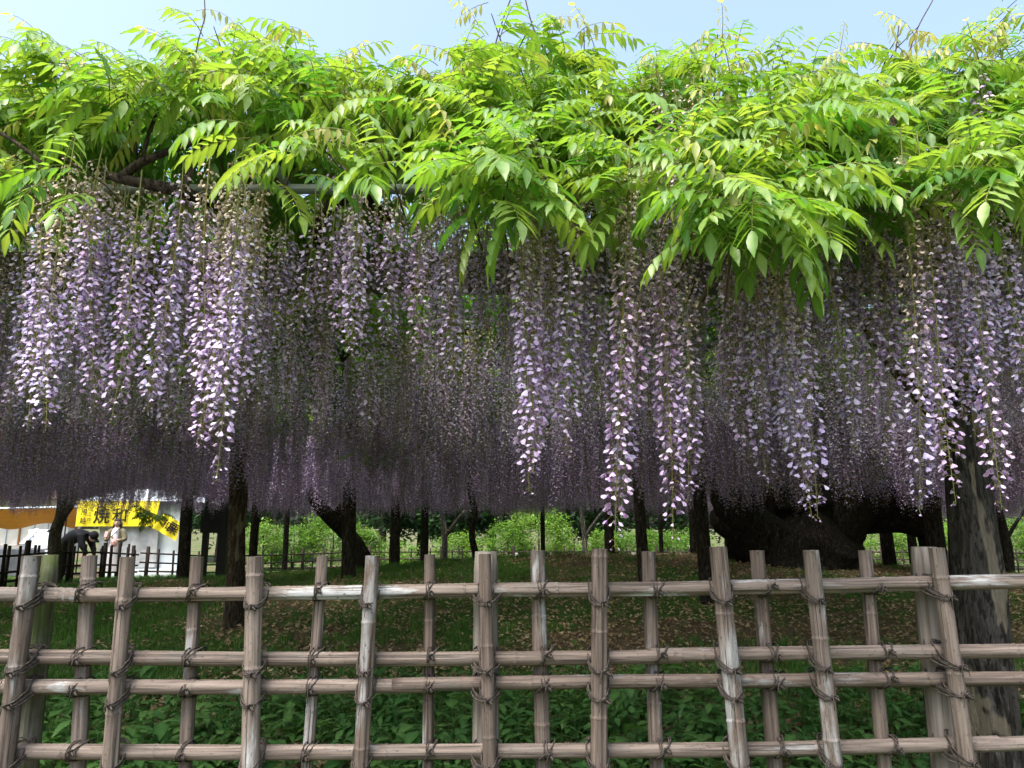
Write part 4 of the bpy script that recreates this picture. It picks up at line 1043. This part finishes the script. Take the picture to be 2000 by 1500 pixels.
# hall behind: board wall on stone base, roof, stairs
HL = thing('hall', 'white boarded hall wall on a stone base with a brown roof', 'building', (P(40, 1070, 29).x, 29, 0))
x0, x1 = P(-160, 1000, 29).x, P(132, 1000, 29).x
mb = MB(); mb.box(((x0 + x1) / 2, 29.6, 1.7), (x1 - x0, .9, 2.4)); link('wall', mb.mesh('wall', M['white_wall'], False), HL)
for k in range(11):
    mb = MB(); X = lerp(x0, x1, (k + .5) / 11); mb.box((X, 29.12, 1.45), (.06, .05, 1.8)); link('batten', mb.mesh('batten', M['wood_brown' if k % 5 == 2 else 'stair'], False), HL)
mb = MB(); mb.box(((x0 + x1) / 2, 29.05, .76), (x1 - x0 + .1, .35, .14)); link('ledge', mb.mesh('ledge', M['wall_stone'], False), HL)
for r_ in range(2):
    for k in range(9):
        mb = MB(); w = (x1 - x0) / 9; X = x0 + w * (k + .5 + .25 * r_); mb.box((X, 29.0 + U(-.03, .03), .17 + .36 * r_), (w * .95, .3, .34)); link('stone', mb.mesh('stone', M['wall_stone'], False), HL)
mb = MB(); mb.beam((x0 - .4, 28.9, 2.75), (x1 + .5, 28.9, 2.75), 1.6, .35); link('roof', mb.mesh('roof', M['roof'], False), HL)
SR = thing('staircase', 'pale concrete staircase with a sloping side rail against the hall', 'stairs', (P(75, 1070, 27.5).x, 27.5, 0))
for k in range(5):
    mb = MB(); a, b = P(58 + 0 * k, 1066 - 8 * k, 27 + .3 * k), P(112, 1066 - 8 * k, 27 + .3 * k); h = a.z
    mb.box(((a.x + b.x) / 2, 27.1 + .3 * k, h / 2), (b.x - a.x, .32, h)); link('step', mb.mesh('step', M['stair'], False), SR)
mb = MB(); mb.beam(P(42, 1066, 26.9), P(72, 1036, 28.4), .14, .16); link('side_rail', mb.mesh('side_rail', M['stair'], False), SR)
TB = thing('covered_table', 'long table under a slate grey cover beside the tied tree', 'table', (P(40, 1090, 20.5).x, 20.5, 0))
xa, xb = P(-70, 1070, 20.5).x, P(102, 1070, 20.5).x
mb = MB(); n = 24
mb.sheet([[(lerp(xa, xb, i / n), lerp(20.2, 21.2, j / 5), .93 + .03 * math.sin(i * .8) * math.sin(j * 1.1)) for i in range(n + 1)] for j in range(6)])
mb.sheet([[(lerp(xa, xb, i / n), 20.19 - .03 * math.sin(i * 1.1) * (1 - j / 4), lerp(.25, .93, j / 4)) for i in range(n + 1)] for j in range(5)])
link('cover', mb.mesh('cover', M['grey_cloth']), TB)
for X in (xa + .1, xb - .1):
    for Y in (20.3, 21.1): mb = MB(); mb.tube([(X, Y, -.02), (X, Y, .92)], .025, 7); link('leg', mb.mesh('leg', M['iron']), TB)
# tree tied with rope beside the stall
X = P(112, 1100, 15).x; TT = thing('tree', 'grey forked trunk bound with dark rope in front of the stall', 'tree', (X, 15, ground(X, 15)))
rough_log('trunk', [(X - .02, 15, ground(X, 15) - .1), P(106, 1075, 15), P(109, 1040, 15), P(120, 1005, 15), P(124, 960, 15)], [.14, .115, .11, .10, .085], M['bark_grey'], TT, 14, .12, 31)
rough_log('limb', [P(116, 1020, 15), P(128, 1002, 15), P(140, 985, 15), P(150, 950, 15)], [.085, .07, .06, .05], M['bark_grey'], TT, 10, .12, 32)
for py in (1034, 1082):
    mb = MB(); c = P(107, py, 15); pts = [c + Vector((.12 * math.cos(a), .12 * math.sin(a), .05 * math.cos(a))) for a in np.linspace(0, 6.28, 18)]; mb.tube(pts, .012, 6, False); link('rope', mb.mesh('rope', M['rope']), TT)
# notice board seen from behind
X = P(418, 1100, 16.5).x; NB = thing('notice_board', 'dark metal notice board on two posts seen from behind', 'notice board', (X, 16.5, ground(X, 16.5)))
for px, w in ((398, .11), (433, .19)):
    Xp = P(px, 1100, 16.5).x; mb = MB(); mb.box((Xp, 16.5, 1.05), (w, .12, 2.2)); link('post', mb.mesh('post', M['iron'], False), NB)
mb = MB(); pbox(mb, 394, 440, 996, 1041, 16.42, .06); link('panel', mb.mesh('panel', M['iron'], False), NB)

# ------------------------------------------------------------------ people
def skin(name, joints, edges, mat, sub=2):
    """one continuous body surface grown around a skeleton: joints = {key: (pos, radius)}"""
    keys = list(joints); me = bpy.data.meshes.new(name)
    me.from_pydata([joints[k][0] for k in keys], [(keys.index(a), keys.index(b)) for a, b in edges], [])
    o = bpy.data.objects.new(name, me); COL.objects.link(o)
    md = o.modifiers.new('skin', 'SKIN'); md.use_smooth_shade = True
    sk = me.skin_vertices[0] if len(me.skin_vertices) else None
    if sk is None:
        bpy.context.view_layer.objects.active = o; bpy.ops.mesh.customdata_skin_add(); sk = me.skin_vertices[0]
    for i, k in enumerate(keys):
        r = joints[k][1]; sk.data[i].radius = r if hasattr(r, '__len__') else (r, r); sk.data[i].use_root = i == 0
    sb = o.modifiers.new('sub', 'SUBSURF'); sb.levels = sb.render_levels = sub
    bpy.context.view_layer.update()
    out = bpy.data.meshes.new_from_object(o.evaluated_get(bpy.context.evaluated_depsgraph_get())); bpy.data.objects.remove(o)
    out.materials.clear(); out.materials.append(mat)
    out.polygons.foreach_set('use_smooth', [True] * len(out.polygons)); return out
def ellipsoid(mb, c, r, nu=14, nv=10, f=None):
    c = Vector(c); rows = []
    for j in range(nv + 1):
        th = math.pi * j / nv; row = []
        for i in range(nu):
            ph = 2 * math.pi * i / nu; p = Vector((math.sin(th) * math.cos(ph), math.sin(th) * math.sin(ph), math.cos(th)))
            if f: p = f(p)
            row.append(mb.vert(c + Vector((p.x * r[0], p.y * r[1], p.z * r[2]))))
        rows.append(row)
    for j in range(nv):
        for i in range(nu): mb.face(rows[j][i], rows[j + 1][i], rows[j + 1][(i + 1) % nu], rows[j][(i + 1) % nu])
M['skin'] = plain('skin', (.62, .42, .33), .55, .35, .06, 8)
M['hair'] = plain('black_hair', (.012, .010, .010), .4, .4, .3, 20)
M['olive'] = plain('olive_jacket', (.16, .15, .10), .8, .2, .3, 9)
M['cream'] = plain('white_dress', (.68, .66, .72), .8, .2, .06, 6)
M['denim'] = plain('grey_trousers', (.30, .32, .34), .8, .2, .2, 8)
M['black_cloth'] = plain('black_jacket', (.005, .006, .009), .75, .15, .4, 8)
M['pink'] = plain('pink_pouch', (.62, .36, .34), .7, .2, .2, 8)
M['lip'] = plain('lips', (.35, .10, .09), .5, .3, .05, 8)
WX, WY = P(222, 1100, 20.6).x, 20.6; WZ = ground(WX, WY)
WO = thing('person', 'person with long black hair in an olive jacket and white dress, holding a phone', 'person', (WX, WY, WZ))
S = 1.62 / 1.66
def W(x, y, z): return Vector((x, y, z)) * S            # figure space: faces -y
def hand_joints(pre, wrist, fwd, side, up, J, E):
    """palm, four fingers and a thumb, slightly closed"""
    J[pre + 'palm'] = (wrist + fwd * .05, (.026, .016)); E.append((pre + 'wrist', pre + 'palm'))
    for i, (o, l) in enumerate(((-.026, .06), (-.009, .07), (.009, .066), (.024, .05))):
        a = wrist + fwd * .085 + side * o; J[f'{pre}f{i}a'] = (a, .009); E.append((pre + 'palm', f'{pre}f{i}a'))
        J[f'{pre}f{i}b'] = (a + fwd * l * .5 + up * .012, .0085); E.append((f'{pre}f{i}a', f'{pre}f{i}b'))
        J[f'{pre}f{i}c'] = (a + fwd * l * .55 + up * .04, .0075); E.append((f'{pre}f{i}b', f'{pre}f{i}c'))
    a = wrist + fwd * .03 - side * .035; J[pre + 'ta'] = (a, .011); E.append((pre + 'palm', pre + 'ta')); J[pre + 'tb'] = (a + fwd * .035 - side * .012 + up * .02, .009); E.append((pre + 'ta', pre + 'tb'))
J = {'pelvis': (W(0, 0, .92), (.15, .11)), 'waist': (W(0, 0, 1.06), (.125, .09)), 'chest': (W(0, .01, 1.25), (.15, .10)), 'neck0': (W(0, .01, 1.38), (.07, .06)), 'neck': (W(0, 0, 1.44), .05), 'head0': (W(0, -.005, 1.50), .06)}
E = [('pelvis', 'waist'), ('waist', 'chest'), ('chest', 'neck0'), ('neck0', 'neck'), ('neck', 'head0')]
for sg, nm in ((-1, 'r'), (1, 'l')):
    J[nm + 'sh'] = (W(.165 * sg, .01, 1.34), .055); J[nm + 'el'] = (W(.24 * sg, -.02, 1.10), .042); J[nm + 'wrist'] = (W((.13 if sg < 0 else .12) * sg, -.24, 1.13 if sg < 0 else 1.08), .027)
    E += [('neck0', nm + 'sh'), (nm + 'sh', nm + 'el'), (nm + 'el', nm + 'wrist')]
    d = Vector((-.3 * sg, -.75, .45)).normalized(); hand_joints(nm, J[nm + 'wrist'][0], d, Vector((1, 0, 0)) * sg, Vector((0, -.3, 1)).normalized(), J, E)
    J[nm + 'hip'] = (W(.085 * sg, 0, .86), .085); J[nm + 'kn'] = (W(.09 * sg, -.01, .48), .055); J[nm + 'an'] = (W(.09 * sg, .01, .09), .036); J[nm + 'toe'] = (W(.10 * sg, -.14, .035), .034)
    E += [('pelvis', nm + 'hip'), (nm + 'hip', nm + 'kn'), (nm + 'kn', nm + 'an'), (nm + 'an', nm + 'toe')]
body = skin('body', J, E, M['skin'], 1); bo = link('body', body, WO, (WX, WY, WZ))
def head_mesh():
    mb = MB()
    def f(p):
        q = p.copy()
        if q.z < 0: q.x *= 1 - .30 * q.z * q.z; q.y *= 1 - .12 * -q.z
        if q.y < -.85 and abs(q.x) < .28 and -.3 < q.z < .2: q.y -= .20
        return q
    ellipsoid(mb, (0, 0, 0), (.072, .09, .108), 20, 16, f)
    for sg in (-1, 1): ellipsoid(mb, (.073 * sg, .01, -.005), (.010, .02, .028), 8, 6)
    mb.mi = 1
    for sg in (-1, 1):
        ellipsoid(mb, (.028 * sg, -.080, .012), (.013, .008, .006), 8, 6); mb.box((.029 * sg, -.083, .034), (.03, .01, .005))
    mb.mi = 2; ellipsoid(mb, (0, -.079, -.055), (.020, .010, .006), 8, 6)
    return mb.mesh('head', [M['skin'], M['hair'], M['lip']])
HEAD = head_mesh()
hz = WZ + 1.545 * S; link('head', HEAD, WO, (WX, WY - .01, hz), (0, 0, R(8)))
mb = MB()                                                         # long hair with a fringe, falling over both shoulders
def hf(p):
    q = p.copy()
    return q
ellipsoid(mb, (0, .018, .022), (.086, .098, .108), 16, 12)
for i, v in enumerate(mb.v):
    x, y, z = v
    if y < -.02 and z < .075: mb.v[i] = (x * 1.08, -.005, z)
for k in range(15):
    a = lerp(-.05, math.pi + .05, k / 14); x, y = .082 * math.cos(a), .03 + .085 * math.sin(a)
    L = .30 if abs(math.cos(a)) > .5 else .24
    mb.tube([(x * .9, y, .05), (x * 1.12, y, -.04), (x * 1.2, y * 1.0 - (.03 if abs(math.cos(a)) > .7 else 0), -.14), (x * 1.15, y - (.05 if abs(math.cos(a)) > .7 else -.01), -L)], [.026, .028, .028, .010], 7)
for k in range(7): x = lerp(-.055, .055, k / 6); mb.tube([(x * .8, -.055, .10), (x, -.086, .085), (x * 1.05, -.094, .064)], [.012, .011, .005], 6)
link('hair', mb.mesh('hair', M['hair']), WO, (WX, WY, hz), (0, 0, R(8)))
J = {'hem': (W(0, .01, .80), (.20, .15)), 'waist': (W(0, .01, 1.02), (.185, .14)), 'chest': (W(0, .02, 1.24), (.19, .135)), 'neck0': (W(0, .03, 1.37), (.10, .085)), 'col': (W(0, .03, 1.43), (.075, .065))}
E = [('hem', 'waist'), ('waist', 'chest'), ('chest', 'neck0'), ('neck0', 'col')]
for sg, nm in ((-1, 'r'), (1, 'l')):
    J[nm + 'sh'] = (W(.185 * sg, .01, 1.33), .085); J[nm + 'el'] = (W(.265 * sg, -.02, 1.09), .078); J[nm + 'wr'] = (W(.155 * sg, -.20, 1.11 if sg < 0 else 1.07), .052); E += [('neck0', nm + 'sh'), (nm + 'sh', nm + 'el'), (nm + 'el', nm + 'wr')]
jk = link('jacket', skin('jacket', J, E, M['olive'], 2), WO, (WX, WY, WZ))
mb = MB(); n = 22                                                 # dress front shows between the open jacket edges
for z, rx, ry, cy_ in ((1.40, .065, .05, -.075), (1.25, .085, .05, -.135), (1.05, .095, .06, -.115), (.85, .12, .10, -.10)): pass
dress = [(1.42, .06, .065, -.02), (1.30, .10, .10, -.065), (1.10, .105, .10, -.075), (.92, .135, .135, -.055), (.70, .17, .16, -.02), (.45, .19, .175, 0), (.22, .205, .185, 0)]
mb.sheet([[W(rx * math.cos(2 * math.pi * i / n) * (1 + .04 * math.sin(i * 2.9) * (1 if z < .8 else 0)), cyy + ry * math.sin(2 * math.pi * i / n), z) for i in range(n + 1)] for z, rx, ry, cyy in dress])
link('dress', mb.mesh('dress', M['cream']), WO, (WX, WY, WZ))
for sg in (-1, 1):
    mb = MB(); ellipsoid(mb, W(.10 * sg, -.05, .05), (.045, .12, .05), 10, 8); mb.tube([W(.095 * sg, .01, .05), W(.095 * sg, .01, .24)], [.05, .05], 10); link('boot', mb.mesh('boot', M['black_cloth']), WO, (WX, WY, WZ))
mb = MB(); mb.box((0, 0, 0), (.074, .010, .15)); mb.box((0, .006, .045), (.028, .006, .03)); ph = mb.mesh('phone', M['pink'], False)
tag(link('phone', ph, None, (WX - .105, WY - .34, WZ + 1.22), (R(-20), 0, R(10))), 'pink phone held up in the hand of the person in the olive jacket', 'phone')
BG = thing('shoulder_bag', 'black shoulder bag hanging on a strap at the hip of the long-haired person', 'bag', (WX - .27, WY - .05, WZ + .72))
mb = MB(); ellipsoid(mb, (WX - .27, WY - .06, WZ + .76), (.11, .06, .13), 12, 8, lambda p: Vector((max(-.8, min(.8, p.x)), p.y, max(-.75, min(.75, p.z))))); link('pouch', mb.mesh('pouch', M['black_cloth']), BG)
mb = MB(); mb.tube([(WX - .25, WY - .09, WZ + .84), (WX - .10, WY - .19, WZ + 1.08), (WX + .10, WY - .13, WZ + 1.33), (WX + .13, WY, WZ + 1.42)], .011, 6); link('strap', mb.mesh('strap', M['black_cloth']), BG)
mb = MB(); ellipsoid(mb, (0, 0, 0), (.085, .06, .12), 12, 10, lambda p: Vector((p.x * (1 - .25 * p.z), p.y, p.z))); mb.box((0, -.055, .02), (.11, .01, .02))
tag(link('pouch', mb.mesh('pouch', M['pink']), None, (WX + .13, WY - .33, WZ + 1.00)), 'pink pouch held at the waist of the person in the olive jacket', 'pouch')
# the person bending over
MX, MY = P(121, 1100, 19.9).x, 19.9; MZ = ground(MX, MY)
MA = thing('person', 'person in black jacket and cap bending forward beside the rope-bound trunk', 'person', (MX, MY, MZ))
def Q(x, y, z): return Vector((x, y, z))
J = {'pelvis': (Q(-.02, 0, .95), (.18, .19)), 'waist': (Q(.14, -.01, 1.08), (.19, .20)), 'chest': (Q(.38, -.02, 1.18), (.215, .22)), 'neck0': (Q(.56, -.02, 1.19), .15), 'neck': (Q(.63, -.02, 1.17), .065), 'head': (Q(.70, -.03, 1.12), .07)}
E = [('pelvis', 'waist'), ('waist', 'chest'), ('chest', 'neck0'), ('neck0', 'neck'), ('neck', 'head')]
for sg, nm in ((-1, 'r'), (1, 'l')):
    J[nm + 'sh'] = (Q(.54, .21 * sg, 1.12), .11); J[nm + 'el'] = (Q(.64, .24 * sg - .02, .87), .082); J[nm + 'wr'] = (Q(.76, .16 * sg - .05, .68), .042); E += [('neck0', nm + 'sh'), (nm + 'sh', nm + 'el'), (nm + 'el', nm + 'wr')]
    J[nm + 'hip'] = (Q(-.03, .10 * sg, .84), .105); J[nm + 'kn'] = (Q(.03, .11 * sg, .48), .07); J[nm + 'an'] = (Q(-.03, .11 * sg, .09), .05); E += [('pelvis', nm + 'hip'), (nm + 'hip', nm + 'kn'), (nm + 'kn', nm + 'an')]
    J[nm + 'toe'] = (Q(.12, .12 * sg, .045), .045); E.append((nm + 'an', nm + 'toe'))
link('body', skin('body', J, E, M['black_cloth'], 2), MA, (MX, MY, MZ))
for sg in (-1, 1):
    JJ = {'hwrist': (Q(.755, .16 * sg - .05, .69), .03)}; EE = []
    hand_joints('h', JJ['hwrist'][0], Vector((.35, -.05, -.93)).normalized(), Vector((0, 1, 0)) * sg, Vector((.9, 0, .3)).normalized(), JJ, EE)
    link('hand', skin('hand', JJ, EE, M['skin'], 1), MA, (MX, MY, MZ))
link('head', HEAD, MA, (MX + .78, MY - .06, MZ + 1.12), Euler((R(50), 0, R(70))), 1.22)
mb = MB(); ellipsoid(mb, (0, .012, .035), (.088, .105, .098), 16, 12); mb.box((0, -.125, .03), (.11, .09, .012))
link('cap', mb.mesh('cap', M['black_cloth']), MA, (MX + .78, MY - .06, MZ + 1.12), Euler((R(50), 0, R(70))), 1.22)
